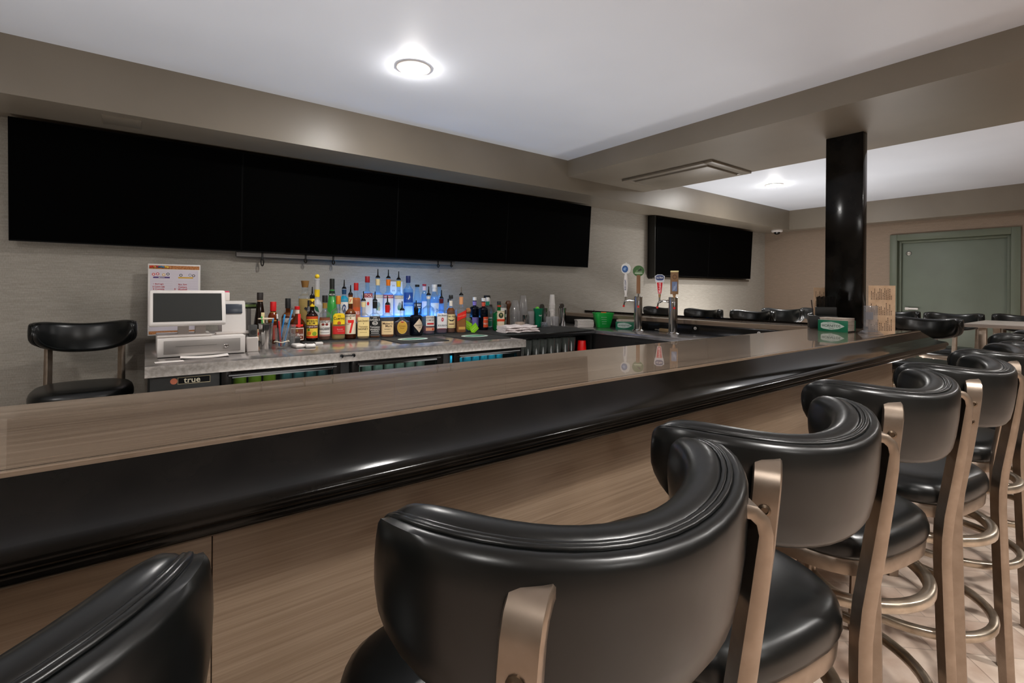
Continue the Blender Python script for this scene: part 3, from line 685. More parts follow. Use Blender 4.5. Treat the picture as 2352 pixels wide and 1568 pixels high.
def bottle(label, x, y, h, wd, kind, gm, lq=None, lev=.55, cap=None, labels=(), rn=.014, rz=0, z=.946, neck=None, sqy=None):
    t = thing('liquor_bottle', label, 'bottle', (x, y, z), rz - (.9 if x < 1.7 else .62) * atan2(x, y), 'liquor bottles on the back bar')
    pour = cap and cap[0] == 'pour'
    ch = .072 if pour else (cap[2] if cap else 0)
    over = cap and cap[0] == 'over'
    hg = h - (ch if not over else .003)
    R = wd / 2
    pr, zn = shp(kind, hg, R, rn)
    SQ = 24
    MB().lathe(pr, gm, SQ, sq=sqy).build('glass_body', t, smooth=40)
    if lq:
        q = [(0, .007, 2)]; top = hg * lev
        for r, zz, s in pr[1:]:
            if zz >= top: break
            q.append((r - .0035, zz + .007, s))
        r, s = rad_at(pr, top); q += [(r - .0035, top, s), (0, top, 2)]
        MB().lathe(q, M[lq], SQ, sq=sqy).build('liquid', t, smooth=40)
    if cap:
        w = MB()
        if pour:
            w.lathe([(0, hg + .0005), (rn + .003, hg + .0005), (rn + .0035, hg + .006), (rn - .002, hg + .012), (.007, hg + .02), (.006, hg + .024), (0, hg + .024)], M['black_gloss'], 14)
            w.lathe([(0, hg + .02), (.0062, hg + .02), (.0055, hg + .034), (.0042, hg + .05), (.0036, hg + .0705), (0, hg + .072)], cap[1], 10)
            w.build('pour_spout', t)
        else:
            kk = cap[3] if len(cap) > 3 else 'cyl'
            z0 = hg - ch + .003 if over else hg + .0005
            r = rn + .0035 if over else rn + .002
            if kk == 'ball': w.lathe([(0, z0)] + [(ch / 2 * sin(pi * i / 10), z0 + ch / 2 - ch / 2 * cos(pi * i / 10)) for i in range(1, 10)] + [(0, z0 + ch)], cap[1], 16)
            elif kk == 'cork': w.lathe([(0, z0), (rn * .9, z0), (rn * 1.25, z0 + ch), (0, z0 + ch)], cap[1], 16)
            else: w.lathe([(r * .0, z0), (r, z0), (r, z0 + ch * .93), (r * .93, z0 + ch), (0, z0 + ch)], cap[1], 18)
            w.build('cap', t)
    if neck:
        z0, z1, mt = neck[:3]
        r = max(rad_at(pr, hg * z0)[0], rad_at(pr, hg * z1)[0]) + .0012
        w = MB(); r2 = rad_at(pr, hg * z1)[0] + .0012; r1 = rad_at(pr, hg * z0)[0] + .0012
        w.lathe([(r1 - .001, hg * z0), (r1, hg * z0), (r2, hg * z1), (r2 - .001, hg * z1)], mt, 18)
        if len(neck) > 3: w.text(neck[3], cyl(r), 0, hg * (z0 + z1) / 2, hg * (z1 - z0) * .55, neck[4], .03)
        w.build('neck_label', t)
    for L in labels:
        w = MB(); z0, z1 = L['z'][0] * hg, L['z'][1] * hg
        rr, s = rad_at(pr, (z0 + z1) / 2)
        fn = section(max(rad_at(pr, z0)[0], rad_at(pr, z1)[0]) + .0005, s, sqy)
        hw = L.get('w', .9) * rr
        cx = L.get('cx', 0) * rr
        if 'bg' in L: w.patch(fn, cx - hw, cx + hw, z0, z1, L['bg'], .0006, 12, L.get('shape'))
        for it in L.get('items', ()):
            if it[0] == 't': w.text(it[1], fn, cx + it[2] * hw, z0 + it[3] * (z1 - z0), it[4] * (z1 - z0), it[5], it[6] * 2 * hw if len(it) > 6 else 1.8 * hw, .0018, it[7] if len(it) > 7 else 0)
            elif it[0] == 'r': w.patch(fn, cx + it[1] * hw, cx + it[2] * hw, z0 + it[3] * (z1 - z0), z0 + it[4] * (z1 - z0), it[5], it[6] if len(it) > 6 else .0011, 8)
            elif it[0] == 'e': w.patch(fn, cx + (it[1] - it[3]) * hw, cx + (it[1] + it[3]) * hw, z0 + (it[2] - it[4]) * (z1 - z0), z0 + (it[2] + it[4]) * (z1 - z0), it[5], it[6] if len(it) > 6 else .0014, shape=it[7] if len(it) > 7 else ell(18))
        w.build('label', t, smooth=0)
    return t
BK, WH, CR, RD, YL = C(16, 16, 16), C(230, 226, 220, .5), C(232, 212, 160, .5), C(206, 24, 26, .4), C(244, 206, 30, .45)
GD, NV, GN, OR = C(176, 140, 70, .35, .5), C(24, 40, 100, .4), C(20, 130, 96, .45), C(232, 120, 24, .45)
SIL, DKR, BRN = C(190, 188, 186, .4), C(120, 12, 26, .45), C(112, 56, 26, .5)
P_B, P_S = M['black_gloss'], M['chrome']
DI4 = [(-1, 1), (1, 1), (1, -1), (-1, -1)]
DI = [(0, 1), (1, 0), (0, -1), (-1, 0)]
HEXA = [(-.75, 1), (.2, 1), (1, 0), (.2, -1), (-.75, -1), (-1, 0)]
# front row
bottle('dark brown rum bottle with yellow neck band and yellow and orange fruit label', .94, 3.585, .38, .079, 'long', M['dark_glass'], 'plum_spirit', .6, ('pour', P_B), [dict(z=(.07, .56), w=1.15, bg=C(240, 206, 70, .5), items=[('r', -1, 1, .88, 1.0, C(196, 70, 26)), ('r', -1, 1, 0, .1, C(214, 70, 26)), ('t', 'MYERS’S', 0, .79, .1, C(50, 40, 16)), ('t', 'RUM', 0, .68, .09, C(50, 40, 16)), ('e', 0, .5, .0, .0, BK), ('r', -.95, .95, .45, .6, C(88, 24, 18)), ('t', 'Original Dark', 0, .525, .1, WH), ('e', -.45, .22, .32, .09, C(226, 110, 30)), ('e', .35, .2, .34, .1, C(130, 160, 40)), ('e', -.05, .32, .22, .06, C(240, 190, 60)), ('e', -.5, .38, .2, .05, C(60, 120, 40))])], .015, neck=(.78, .96, YL, 'M', C(60, 30, 10)))
bottle('brown bottle with black and gold cap and white label lettered in black', 1.022, 3.567, .319, .079, 'long', M['clear'], 'brown_spirit', .52, ('over', BK, .05), [dict(z=(.1, .5), w=1.05, bg=WH, items=[('r', -1, 1, .88, 1, C(140, 80, 50)), ('t', 'KAHLUA', 0, .82, .14, BK), ('e', -.3, .66, .25, .07, C(120, 40, 24)), ('e', .3, .66, .25, .07, C(120, 40, 24)), ('t', 'BLACKBERRY', 0, .42, .15, BK), ('r', -.8, .8, .2, .22, BK), ('r', -1, 1, 0, .1, C(170, 120, 110))])], .015, neck=(.72, .84, GD))
bottle('gold tequila bottle with arched yellow label and red band', 1.114, 3.56, .316, .096, 'flask', M['clear'], 'gold_spirit', .42, ('over', C(214, 130, 40, .35, .4), .06), [dict(z=(.36, .62), w=.85, bg=YL, shape=[(-1, -1), (1, -1), (1, .55), (.7, .9), (0, 1), (-.7, .9), (-1, .55)], items=[('t', 'Jose', 0, .74, .14, BK), ('t', 'Cuervo', 0, .54, .26, BK), ('e', 0, .12, .3, .16, C(190, 84, 30))]), dict(z=(.14, .32), w=.95, bg=C(200, 36, 34, .45), items=[('t', 'Especial', .1, .6, .2, C(240, 190, 170)), ('r', -.2, .8, .35, .38, C(240, 190, 170))])], .014, rz=.1)
bottle('amber whiskey bottle with big red seven on a cream label', 1.202, 3.561, .395, .081, 'long', M['amber_glass'], 'brown_spirit', .72, ('pour', P_B), [dict(z=(.12, .56), w=1.1, bg=C(236, 224, 198, .5), items=[('t', 'SEAGRAM’S', 0, .93, .08, C(60, 30, 20)), ('e', 0, .82, .1, .04, GD), ('e', .06, .65, .46, .075, C(226, 40, 30), .0016, DI4), ('e', .1, .36, .4, .3, C(226, 40, 30), .0017, [(1, 1), (.25, 1), (-.75, -1), (-.02, -1)]), ('t', 'Crown', -.5, .52, .07, C(190, 60, 40), .3)])], .015, neck=(.80, .95, CR, '7', RD))
bottle('square honey whiskey bottle with plain cream label and cream neck band', 1.285, 3.525, .351, .086, 'square', M['clear'], 'gold_spirit', .34, ('pour', P_B), [dict(z=(.08, .58), w=.96, bg=C(240, 216, 150, .5), items=[('t', "Jack Daniel's", 0, .8, .12, C(96, 66, 20)), ('e', 0, .66, .05, .03, C(96, 66, 20)), ('t', 'Tennessee', 0, .5, .07, C(96, 66, 20)), ('t', 'HONEY', 0, .38, .1, C(60, 40, 10)), ('r', -.6, .6, .2, .215, C(150, 116, 50))])], .015, neck=(.84, .97, CR))
bottle('square whiskey bottle with black label and white lettering', 1.388, 3.563, .348, .08, 'square', M['clear'], 'amber_spirit', .3, ('pour', P_B), [dict(z=(.06, .6), w=.98, bg=BK, items=[('r', -.9, .9, .04, .05, WH), ('r', -.9, .9, .95, .96, WH), ('t', 'JACK', 0, .9, .07, WH), ('t', "DANIEL'S", 0, .81, .1, WH), ('e', 0, .64, .5, .1, WH), ('e', 0, .64, .42, .08, BK), ('t', 'No.7', 0, .64, .09, WH), ('t', 'Tennessee', 0, .45, .09, WH), ('t', 'WHISKEY', 0, .32, .1, WH), ('r', -.7, .7, .2, .24, SIL), ('r', -.7, .7, .12, .15, SIL)])], .015, neck=(.80, .99, BK))
bottle('squat bourbon bottle with red dipped neck and cream torn label', 1.480, 3.545, .32, .098, 'flask', M['clear'], 'amber_spirit', .36, ('pour', P_B), [dict(z=(.1, .5), w=.95, bg=C(236, 206, 156, .6), items=[('t', "Maker's", 0, .84, .17, C(60, 34, 20)), ('t', 'Mark', .2, .64, .17, C(60, 34, 20)), ('t', 'WHISKY', 0, .4, .09, C(60, 34, 20)), ('r', -.6, .6, .2, .22, C(120, 80, 50))])], .016, neck=(.76, .99, RD))
bottle('squat round whisky bottle with gold oval label', 1.600, 3.545, .274, .122, 'round', M['clear'], 'plum_spirit', .55, ('pour', P_B), [dict(z=(.12, .62), w=.66, bg=C(228, 190, 90, .4), shape=ell(24), items=[('e', 0, .5, .88, .9 * .5, C(206, 160, 60)), ('e', 0, .93, .55, .11, C(236, 200, 180), .0013, [(-1, -1), (1, -1), (0, 1)]), ('e', 0, .9, .3, .05, C(170, 50, 30), .0016), ('t', 'Crown', 0, .6, .12, C(110, 70, 20)), ('t', 'Royal', 0, .42, .12, C(110, 70, 20)), ('r', -.55, .55, .28, .3, C(150, 100, 30))])], .017)
bottle('black apothecary gin bottle with beige diamond label', 1.721, 3.55, .28, .1, 'apoth', M['navy_glass'], None, 0, ('pour', P_B), [dict(z=(.13, .66), w=.9, cx=.35, bg=C(214, 194, 168, .6), shape=DI, items=[('t', 'HENDRICK’S', 0, .52, .09, C(60, 50, 44), .75), ('t', 'GIN', .1, .36, .07, C(60, 50, 44), .3)])], .017)
bottle('clear bottle of dark red liqueur with white label and red stripe', 1.852, 3.593, .392, .094, 'flask', M['blue_glass'], 'red_spirit', .22, ('pour', P_B), [dict(z=(.22, .48), w=.78, cx=.2, bg=C(226, 222, 216, .5), items=[('t', 'SOUTHERN', 0, .82, .17, C(40, 34, 30)), ('t', 'COMFORT', 0, .56, .17, C(40, 34, 30)), ('r', -.75, .75, .14, .3, C(190, 30, 30))]), dict(z=(.1, .18), w=.8, cx=.2, bg=C(214, 150, 120, .5), items=[('e', .5, .5, .2, .35, C(190, 50, 24))])], .015, neck=(.9, .97, WH))
bottle('bourbon bottle with white label and red round seal', 1.977, 3.605, .364, .088, 'square', M['blue_glass'], 'red_spirit', .14, ('pour', P_B), [dict(z=(.14, .58), w=.96, bg=C(232, 230, 230, .5), items=[('t', 'Jim Beam', 0, .86, .13, C(20, 20, 24)), ('e', .05, .6, .24, .13, C(196, 26, 56)), ('t', 'B', .05, .6, .1, WH), ('t', 'BOURBON', .1, .22, .12, C(40, 60, 60)), ('r', -1, 1, 0, .04, C(150, 50, 40))])], .015, neck=(.86, .99, C(90, 12, 24)))
bottle('brown bourbon bottle with cream label, wings emblem and black cap', 2.064, 3.598, .32, .079, 'long', M['clear'], 'brown_spirit', .66, ('over', BK, .032), [dict(z=(.14, .5), w=1.1, bg=C(236, 214, 158, .5), items=[('t', 'Ten High', 0, .84, .2, C(46, 30, 20)), ('e', -.35, .58, .38, .1, BK, .0014, [(-1, .8), (1, 0), (.7, -1), (-.2, -.2)]), ('e', .35, .58, .38, .1, BK, .0014, [(1, .8), (-1, 0), (-.7, -1), (.2, -.2)]), ('r', -.5, .5, .26, .32, C(90, 30, 16)), ('r', -.9, .9, .08, .1, GD)])], .014, neck=(.72, .86, C(236, 226, 214)))
bottle('square scotch bottle with slanting red label', 2.14, 3.557, .39, .08, 'square', M['clear'], 'amber_spirit', .42, ('pour', P_S), [dict(z=(.32, .62), w=.98, bg=C(226, 34, 20, .4), shape=[(-1, -1), (1, -.2), (1, 1), (-1, .2)], items=[('t', 'Red Label', 0, .5, .14, C(240, 150, 120), .8, .28)]), dict(z=(.1, .17), w=.7, bg=C(206, 160, 80, .4))], .016, neck=(.76, .96, C(226, 160, 110)))
w = bottle('small clear tequila bottle with cork ball stopper', 2.262, 3.64, .207, .084, 'squat', M['clear'], 'clear_spirit', .2, ('cap', M['cork'], .05, 'ball'), [dict(z=(.66, .76), w=.9, bg=C(120, 140, 90))], .018)
for i, (x, z, a, l) in enumerate(((2.225, 1.005, .5, 'bright green paper tag hanging left on the cork stoppered bottle'), (2.29, .975, -.62, 'bright green paper tag hanging in front of the cork stoppered bottle'))):
    w = MB(); w.box(-.042, .042, -.001, .001, -.033, .033, C(150, 226, 20, .5), .0008, 1); f = flat(.001); w.text('TEQUILA', f, 0, .006, .012, C(220, 250, 150), .06, .0006); w.patch(f, -.03, .03, -.012, -.009, C(220, 250, 150), .0006)
    tag(w.build('paper_tag', loc=(x, 3.589 - .004 * i, z), rot=(0, a, .1)), l, 'tag', 'green tags on the cork stoppered bottle')
bottle('dark purple liqueur bottle with white cap and violet neck band', 2.45, 3.83, .296, .094, 'apoth', M['navy_glass'], None, 0, ('cap', WH, .03), [dict(z=(.1, .42), w=.7, bg=C(120, 110, 180))], .016, neck=(.83, .97, C(150, 130, 200)))
bottle('dark liqueur bottle with white cap and orange neck band and label', 2.475, 3.72, .29, .092, 'apoth', M['navy_glass'], None, 0, ('cap', WH, .03), [dict(z=(.1, .46), w=.6, cx=.4, bg=C(226, 84, 44), items=[('t', 'DeKuyper', 0, .75, .16, WH), ('t', 'PEACH', 0, .35, .16, WH)])], .016, neck=(.83, .97, C(222, 90, 60)))
bottle('clear liqueur bottle with white cap and teal label', 2.575, 3.80, .294, .092, 'apoth', M['clear'], 'clear_spirit', .3, ('cap', WH, .03), [dict(z=(.08, .42), w=.9, bg=C(226, 232, 228), items=[('r', -.85, .95, .06, .86, C(10, 140, 110)), ('t', 'DeKuyper', .1, .66, .16, WH)])], .016, neck=(.83, .97, C(30, 140, 110)))
bottle('flat shouldered green herbal liqueur bottle with tall orange banded label', 2.565, 3.60, .262, .112, 'flask', M['green_glass'], None, 0, ('cap', BK, .026), [dict(z=(.04, .76), w=.62, cx=.2, bg=C(232, 214, 180, .5), items=[('r', -.9, .9, .03, .97, C(60, 90, 50)), ('r', -.84, .84, .05, .95, C(226, 206, 178), .0013), ('e', 0, .76, .62, .15, C(30, 52, 26), .0016), ('e', 0, .78, .34, .08, C(206, 196, 130), .002, [(-1, 1), (-.3, 0), (0, -1), (.3, 0), (1, 1), (0, .2)]), ('r', -1, 1, .44, .56, C(226, 70, 24), .0018), ('t', 'Jägermeister', 0, .5, .07, C(110, 20, 10), .9)])], .016, rz=-.1, neck=(.9, .97, C(180, 60, 30)))
bottle('squat orange liqueur bottle with red cap, ribbon and brown label', .845, 3.60, .243, .1, 'squat', M['amber_glass'], 'brown_spirit', .5, ('over', RD, .022), [dict(z=(.05, .4), w=.95, bg=C(236, 222, 206), items=[('r', -.9, .9, .08, .92, C(116, 54, 30)), ('t', 'Grand Marnier', .05, .46, .24, WH), ('e', 0, .78, .1, .1, GD), ('r', -.6, .6, .2, .26, WH)]), dict(z=(.42, .8), w=.22, cx=.3, bg=C(230, 50, 46)), dict(z=(.44, .5), w=.8, bg=C(230, 40, 36))], .014, neck=(.8, .92, C(226, 206, 190)))
# behind the front row, on the counter
bottle('dark brown cone shaped liqueur bottle with black cap, behind the pens', .615, 3.62, .344, .082, 'cone', M['dark_glass'], None, 0, ('over', C(34, 26, 22), .05), [dict(z=(.36, .62), w=.35, cx=.55, bg=CR), dict(z=(.08, .3), w=.9, bg=C(226, 190, 150), items=[('e', 0, .6, .3, .2, RD)])], .016, z=.94, neck=(.83, .88, C(176, 140, 110)))
bottle('slim amber bottle with long red cap, behind the pens', .692, 3.60, .282, .062, 'tall', M['amber_glass'], 'red_spirit', .5, ('over', C(200, 16, 22, .35), .062), [dict(z=(.1, .45), w=.8, bg=C(150, 60, 50))], .016, z=.94, neck=(.55, .76, C(176, 130, 40)))
bottle('brown whisky bottle with black neck and silver label', .811, 3.72, .302, .084, 'long', M['amber_glass'], 'brown_spirit', .66, ('over', BK, .07), [dict(z=(.1, .55), w=.95, bg=SIL, items=[('t', 'Windsor', 0, .72, .2, BK, .85, .15), ('e', 0, .45, .3, .1, WH), ('r', -.8, .8, .2, .3, C(110, 106, 110))])], .015, z=.94)
# on the plain riser
RZ = 1.04
bottle('tall faceted clear bottle of gold tequila with wide brown cork', .96, 3.86, .33, .094, 'tallsq', M['clear'], 'gold_spirit', .7, ('cap', C(140, 100, 50, .5), .05, 'cork'), [dict(z=(.2, .66), w=.2, cx=.55, bg=BK, items=[('t', 'TEQUILA', 0, .5, .14, SIL, 2.0, pi / 2)]), dict(z=(.38, .5), w=.36, cx=.2, bg=C(24, 22, 24), shape=[(-1, .1), (-.4, .8), (0, .4), (.7, 1), (1, -.2), (.3, -1), (-.5, -.5)])], .024, z=RZ)
bottle('frosted white limoncello bottle with yellow ball stopper and green leaf', 1.05, 3.87, .382, .08, 'longneck', M['frosted'], None, 0, ('cap', YL, .034, 'ball'), [dict(z=(.26, .42), w=.5, cx=-.1, bg=C(34, 92, 66), shape=[(-1, 1), (.4, .5), (1, -1), (-.3, -.5)])], .018, z=RZ, neck=(.6, .76, YL))
bottle('bright green liqueur bottle with black neck', 1.159, 3.86, .35, .088, 'cone', M['clear'], 'green_spirit', .78, ('over', C(20, 24, 20, .4), .085), [dict(z=(.62, .74), w=.9, bg=C(20, 44, 24), items=[('t', 'MELON', 0, .3, .3, WH)])], .015, z=RZ)
bottle('bright blue liqueur bottle with pour spout', 1.252, 3.86, .344, .078, 'tall', M['clear'], 'cyan_spirit', .8, ('pour', P_B), [dict(z=(.2, .62), w=.8, bg=WH, items=[('e', 0, .55, .5, .3, C(40, 70, 120)), ('t', 'UV', 0, .55, .3, WH)])], .015, z=RZ, neck=(.84, .98, C(30, 70, 110)))
bottle('orange liqueur bottle with red cap', 1.347, 3.86, .32, .078, 'long', M['clear'], 'orange_spirit', .62, ('over', C(186, 20, 24, .35), .06), [dict(z=(.12, .4), w=.8, bg=C(210, 90, 40), items=[('t', 'APEROL', 0, .5, .3, WH)])], .015, z=RZ)
# on the glowing riser
RZ = 1.0585
fl = lambda a, b, c: [('r', -1, 1, .84, 1, a), ('t', b, 0, .92, .09, WH), ('e', .1, .5, .32, .16, C(150, 170, 180)), ('e', -.1, .4, .22, .14, C(70, 130, 110)), ('e', .2, .34, .2, .1, c), ('r', -.7, .7, .12, .14, SIL)]
bottle('clear vodka bottle with red cap and dark red banner label', 1.439, 3.86, .356, .095, 'long', M['blue_glass'], 'clear_spirit', .5, ('over', C(150, 14, 30, .35), .05), [dict(z=(.1, .62), w=1.0, bg=C(226, 228, 234), items=[('r', -.8, 1, .82, 1, C(146, 16, 34)), ('t', 'STOLI', .1, .91, .12, WH), ('e', .1, .55, .18, .08, RD)])], .016, z=RZ)
bottle('clear flavoured vodka with cream neck band and pour spout', 1.526, 3.86, .418, .095, 'long', M['blue_glass'], 'clear_spirit', .62, ('pour', P_B), [dict(z=(.1, .6), w=1.0, bg=C(226, 230, 236), items=fl(C(190, 186, 176), 'SMIRNOFF', C(190, 190, 160)))], .016, z=RZ, neck=(.82, .97, CR))
bottle('clear flavoured vodka with orange neck band and pour spout', 1.617, 3.86, .416, .095, 'long', M['blue_glass'], 'clear_spirit', .62, ('pour', P_B), [dict(z=(.1, .6), w=1.0, bg=C(226, 230, 236), items=fl(C(176, 60, 90), 'SMIRNOFF', C(200, 120, 150)))], .016, z=RZ, neck=(.82, .97, OR))
bottle('clear flavoured vodka with yellow neck band and pour spout', 1.708, 3.86, .405, .09, 'long', M['blue_glass'], 'clear_spirit', .62, ('pour', P_B), [dict(z=(.1, .6), w=1.0, bg=C(226, 230, 236), items=fl(C(186, 176, 150), 'SMIRNOFF', C(120, 170, 110)))], .016, z=RZ, neck=(.82, .97, YL))
bottle('tall blue lit vodka bottle with navy cap and white bird', 1.80, 3.87, .368, .085, 'tall', M['blue_glass'], 'clear_spirit', .7, ('over', NV, .06), [dict(z=(.34, .62), w=1.05, bg=C(36, 80, 160, .4), items=[('e', .1, .55, .6, .3, WH, .0014, [(-1, -.2), (-.2, .1), (0, 1), (.3, .2), (1, .3), (.3, -.3), (-.3, -.5)]), ('r', -1, 1, 0, .16, C(120, 170, 220))]), dict(z=(.1, .3), w=1.0, bg=C(180, 214, 226))], .016, z=RZ)
bottle('clear sloping tequila bottle with black cap and dark blue label', 1.885, 3.87, .294, .09, 'cone', M['blue_glass'], 'clear_spirit', .5, ('over', BK, .02), [dict(z=(.12, .48), w=.85, bg=C(24, 50, 84), items=[('t', '1800', 0, .8, .2, WH), ('e', 0, .36, .5, .2, C(60, 160, 220)), ('r', -.6, .6, .56, .62, WH)])], .016, z=RZ)
bottle('thin clear bottle with red capped pale neck', 1.968, 3.9, .30, .056, 'tall', M['blue_glass'], 'clear_spirit', .7, ('over', C(170, 40, 60), .016), [dict(z=(.1, .5), w=.9, bg=C(214, 216, 226))], .014, z=RZ, neck=(.82, .94, C(226, 200, 210)))
bottle('clear rum bottle with white cap and pale label', 2.046, 3.86, .296, .086, 'squat', M['blue_glass'], 'clear_spirit', .62, ('over', WH, .03), [dict(z=(.06, .46), w=.95, bg=C(224, 230, 236), items=[('e', 0, .5, .5, .26, C(206, 212, 222)), ('t', 'RUM', 0, .5, .2, C(120, 150, 190))])], .018, z=RZ, neck=(.8, .9, WH))
bottle('clear bottle with dark cap standing against the wall', 2.15, 3.96, .30, .088, 'long', M['blue_glass'], 'clear_spirit', .4, ('over', BK, .022), [], .015, z=RZ)
bottle('small clear bottle with square black cap behind the eagle label bourbon', 2.165, 3.80, .17, .06, 'cone', M['blue_glass'], 'clear_spirit', .4, ('over', BK, .03), [], .013, z=RZ)

# ------------------------------------------------------------------ jars, cups and bar tools
t = thing('canister', 'white canister with black bands beside the green liqueur bottle', 'canister', (2.80, 3.88, .946))
MB().lathe([(0, 0), (.043, 0), (.043, .2), (0, .2)], C(150, 146, 142, .4), 20).build('body', t)
w = MB(); w.lathe([(.0435, .1), (.0438, .1), (.0438, .19), (.0435, .19)], WH, 20); w.lathe([(.0437, .075), (.044, .075), (.044, .1), (.0437, .1)], BK, 20); w.patch(cyl(.0438), .0, .03, .13, .17, C(60, 60, 60)); w.build('label', t)
MB().lathe([(0, .2005), (.046, .2005), (.046, .222), (.04, .228), (0, .228)], C(170, 166, 162, .3, .7), 20).build('lid', t)
t = thing('canister', 'tall dark canister with white jar stacked on its lid', 'canister', (2.70, 3.99, .946))
MB().lathe([(0, 0), (.055, 0), (.052, .19), (.05, .22), (0, .222)], C(46, 42, 38, .4), 20).build('body', t)
t = thing('spice_jar', 'small white jar with black lid on top of the dark canister', 'jar', (2.69, 3.98, 1.168))
MB().lathe([(0, .001), (.031, .001), (.032, .06), (.0, .06)], WH, 18).build('body', t)
MB().lathe([(0, .0605), (.033, .0605), (.033, .085), (.03, .088), (0, .088)], BK, 18).build('lid', t)
t = thing('muddler', 'brown wooden muddler with a round head behind the clear cups', 'muddler', (2.93, 3.95, .946))
MB().lathe([(0, 0), (.02, 0), (.014, .1), (.012, .17), (.02, .19), (.031, .215), (.031, .235), (.02, .255), (0, .26)], C(96, 58, 34, .4), 16).build('body', t)
def cup_stack(name, label, x, y, r0, r1, hc, step, n, mat, cat='cups', z=.946):
    t = thing(name, label, cat, (x, y, z))
    pr = []
    # upside-down nested cups, rims showing as rings
    w = MB()
    pr = [(r1, 0), (r1 + .002, .002)]
    for i in range(n):
        zz = .004 + i * step; pr += [(r1 + .0022, zz), (r1 - .001, zz + step * .3), (r1 - .0025, zz + step * .9)]
    zt = .004 + n * step
    pr += [(r1 - .003, zt), (r0, zt + hc), (r0 * .9, zt + hc + .003), (0, zt + hc + .003)]
    w.lathe(pr, mat, 22); w.build('nested_cups', t, smooth=50); return t
cup_stack('plastic_cup_stack', 'left stack of clear plastic cups upside down on the mat', 3.04, 3.98, .03, .05, .11, .012, 12, M['plastic_clear'])
cup_stack('plastic_cup_stack', 'taller stack of clear plastic cups, second from the left', 3.16, 4.0, .03, .046, .11, .012, 16, M['plastic_clear'])
cup_stack('foam_cup_stack', 'tall stack of white foam cups upside down between the steel shakers', 3.42, 3.84, .024, .034, .09, .016, 14, C(228, 222, 216, .6))
t = thing('shaker_cup', 'green plastic shaker cup with white oval logo', 'cup', (3.16, 3.757, .946), -.45)
MB().lathe([(0, 0), (.031, 0), (.033, .004), (.047, .17), (.049, .176), (.049, .182), (.044, .182), (.03, .01), (0, .01)], C(8, 120, 82, .4), 24).build('body', t)
w = MB(); f = cyl(.0405); w.patch(f, -.002, .034, .105, .128, WH, .002, shape=ell(18)); w.text('HORNITOS', f, .016, .117, .008, C(10, 90, 60), .026, .0032); w.build('logo', t, smooth=0)
w = MB(); w.lathe([(0, 0), (.018, .004), (.022, .02), (.012, .034), (0, .036)], C(120, 214, 70, .4), 12); tag(w.build('lime_squeezer', loc=(3.15, 3.757, 1.11)), 'bright green citrus top sticking out of the green cup', 'squeezer')
def tumbler(name, label, x, y, r, h, mat, cat):
    w = MB(); w.lathe([(0, 0), (r * .78, 0), (r * .8, .003), (r, h), (r * .95, h), (r * .74, .008), (0, .008)], mat, 22); return tag(w.build(name, loc=(x, y, .946)), label, cat)
tumbler('steel_tumbler', 'steel mixing tin standing left of the foam cups', 3.30, 3.83, .042, .18, M['chrome'], 'tumbler')
tumbler('steel_tumbler', 'steel mixing tin standing right of the foam cups', 3.52, 3.79, .043, .185, M['chrome'], 'tumbler').location.z = .94
tumbler('steel_tumbler', 'small steel tin beside the clear cup stacks', 3.0, 3.76, .032, .12, M['chrome'], 'tumbler')
tumbler('clear_tumbler', 'clear plastic tumbler left of the green shaker cup', 3.07, 3.76, .036, .155, M['plastic_clear'], 'tumbler')
tumbler('clear_tumbler', 'clear ribbed tumbler in front of the foam cups', 3.34, 3.70, .04, .1, M['plastic_clear'], 'tumbler')
tumbler('clear_tumbler', 'short clear tumbler just right of the sparkling dish', 3.25, 3.70, .03, .1, M['plastic_clear'], 'tumbler')
w = MB(); w.lathe([(0, 0), (.034, 0), (.036, .05), (.033, .05), (.031, .006), (0, .006)], M['acrylic'], 18)
for i in range(60): a = random.uniform(0, 6.28); r = random.uniform(0, .027); q = random.uniform(.01, .045); w.box(r * cos(a) - .003, r * cos(a) + .003, r * sin(a) - .003, r * sin(a) + .003, q, q + .004, C(190, 194, 200) if i % 3 else C(60, 64, 70))
tag(w.build('glass_dish', loc=(3.165, 3.665, .946)), 'small clear dish of sparkling bits before the green cup', 'dish')
def strainer(x, y, z, label):
    t = thing('cocktail_strainer', label, 'strainer', (x, y, z))
    w = MB(); w.tube([(.034 * cos(k / 20 * 2 * pi), 0, .034 * sin(k / 20 * 2 * pi)) for k in range(20)], .0035, M['chrome'], 6, True, (0, 1, 0)); w.lathe([(0, -.001), (.03, -.001), (.03, .001), (0, .001)], C(120, 116, 112, .3, .9), 18, (0, 0, 0), Matrix.Rotation(pi / 2, 4, 'X')); w.build('disc', t)
    w = MB(); w.tube([(.038 * cos(k / 80 * 2 * pi) + .004 * cos(k * 1.3), .004 * sin(k * 1.3), .038 * sin(k / 80 * 2 * pi)) for k in range(80)], .0014, M['chrome'], 5, True, (0, 1, 0)); w.build('spring', t)
    MB().tube([(0, 0, -.034), (0, .0, -.11)], .004, M['chrome'], 6, up=(0, 1, 0)).build('handle', t)
strainer(3.27, 3.83, 1.135, 'spring strainer standing in the left steel mixing tin')
strainer(3.51, 3.79, 1.14, 'spring strainer standing in the right steel mixing tin')
w = MB(); w.lathe([(0, 0), (.05, 0), (.05, .055), (.046, .056), (.046, .004), (0, .004)], C(196, 176, 160, .5), 20); tag(w.build('condiment_tub', loc=(2.90, 3.72, .946)), 'small beige tub behind the folded towel', 'tub')
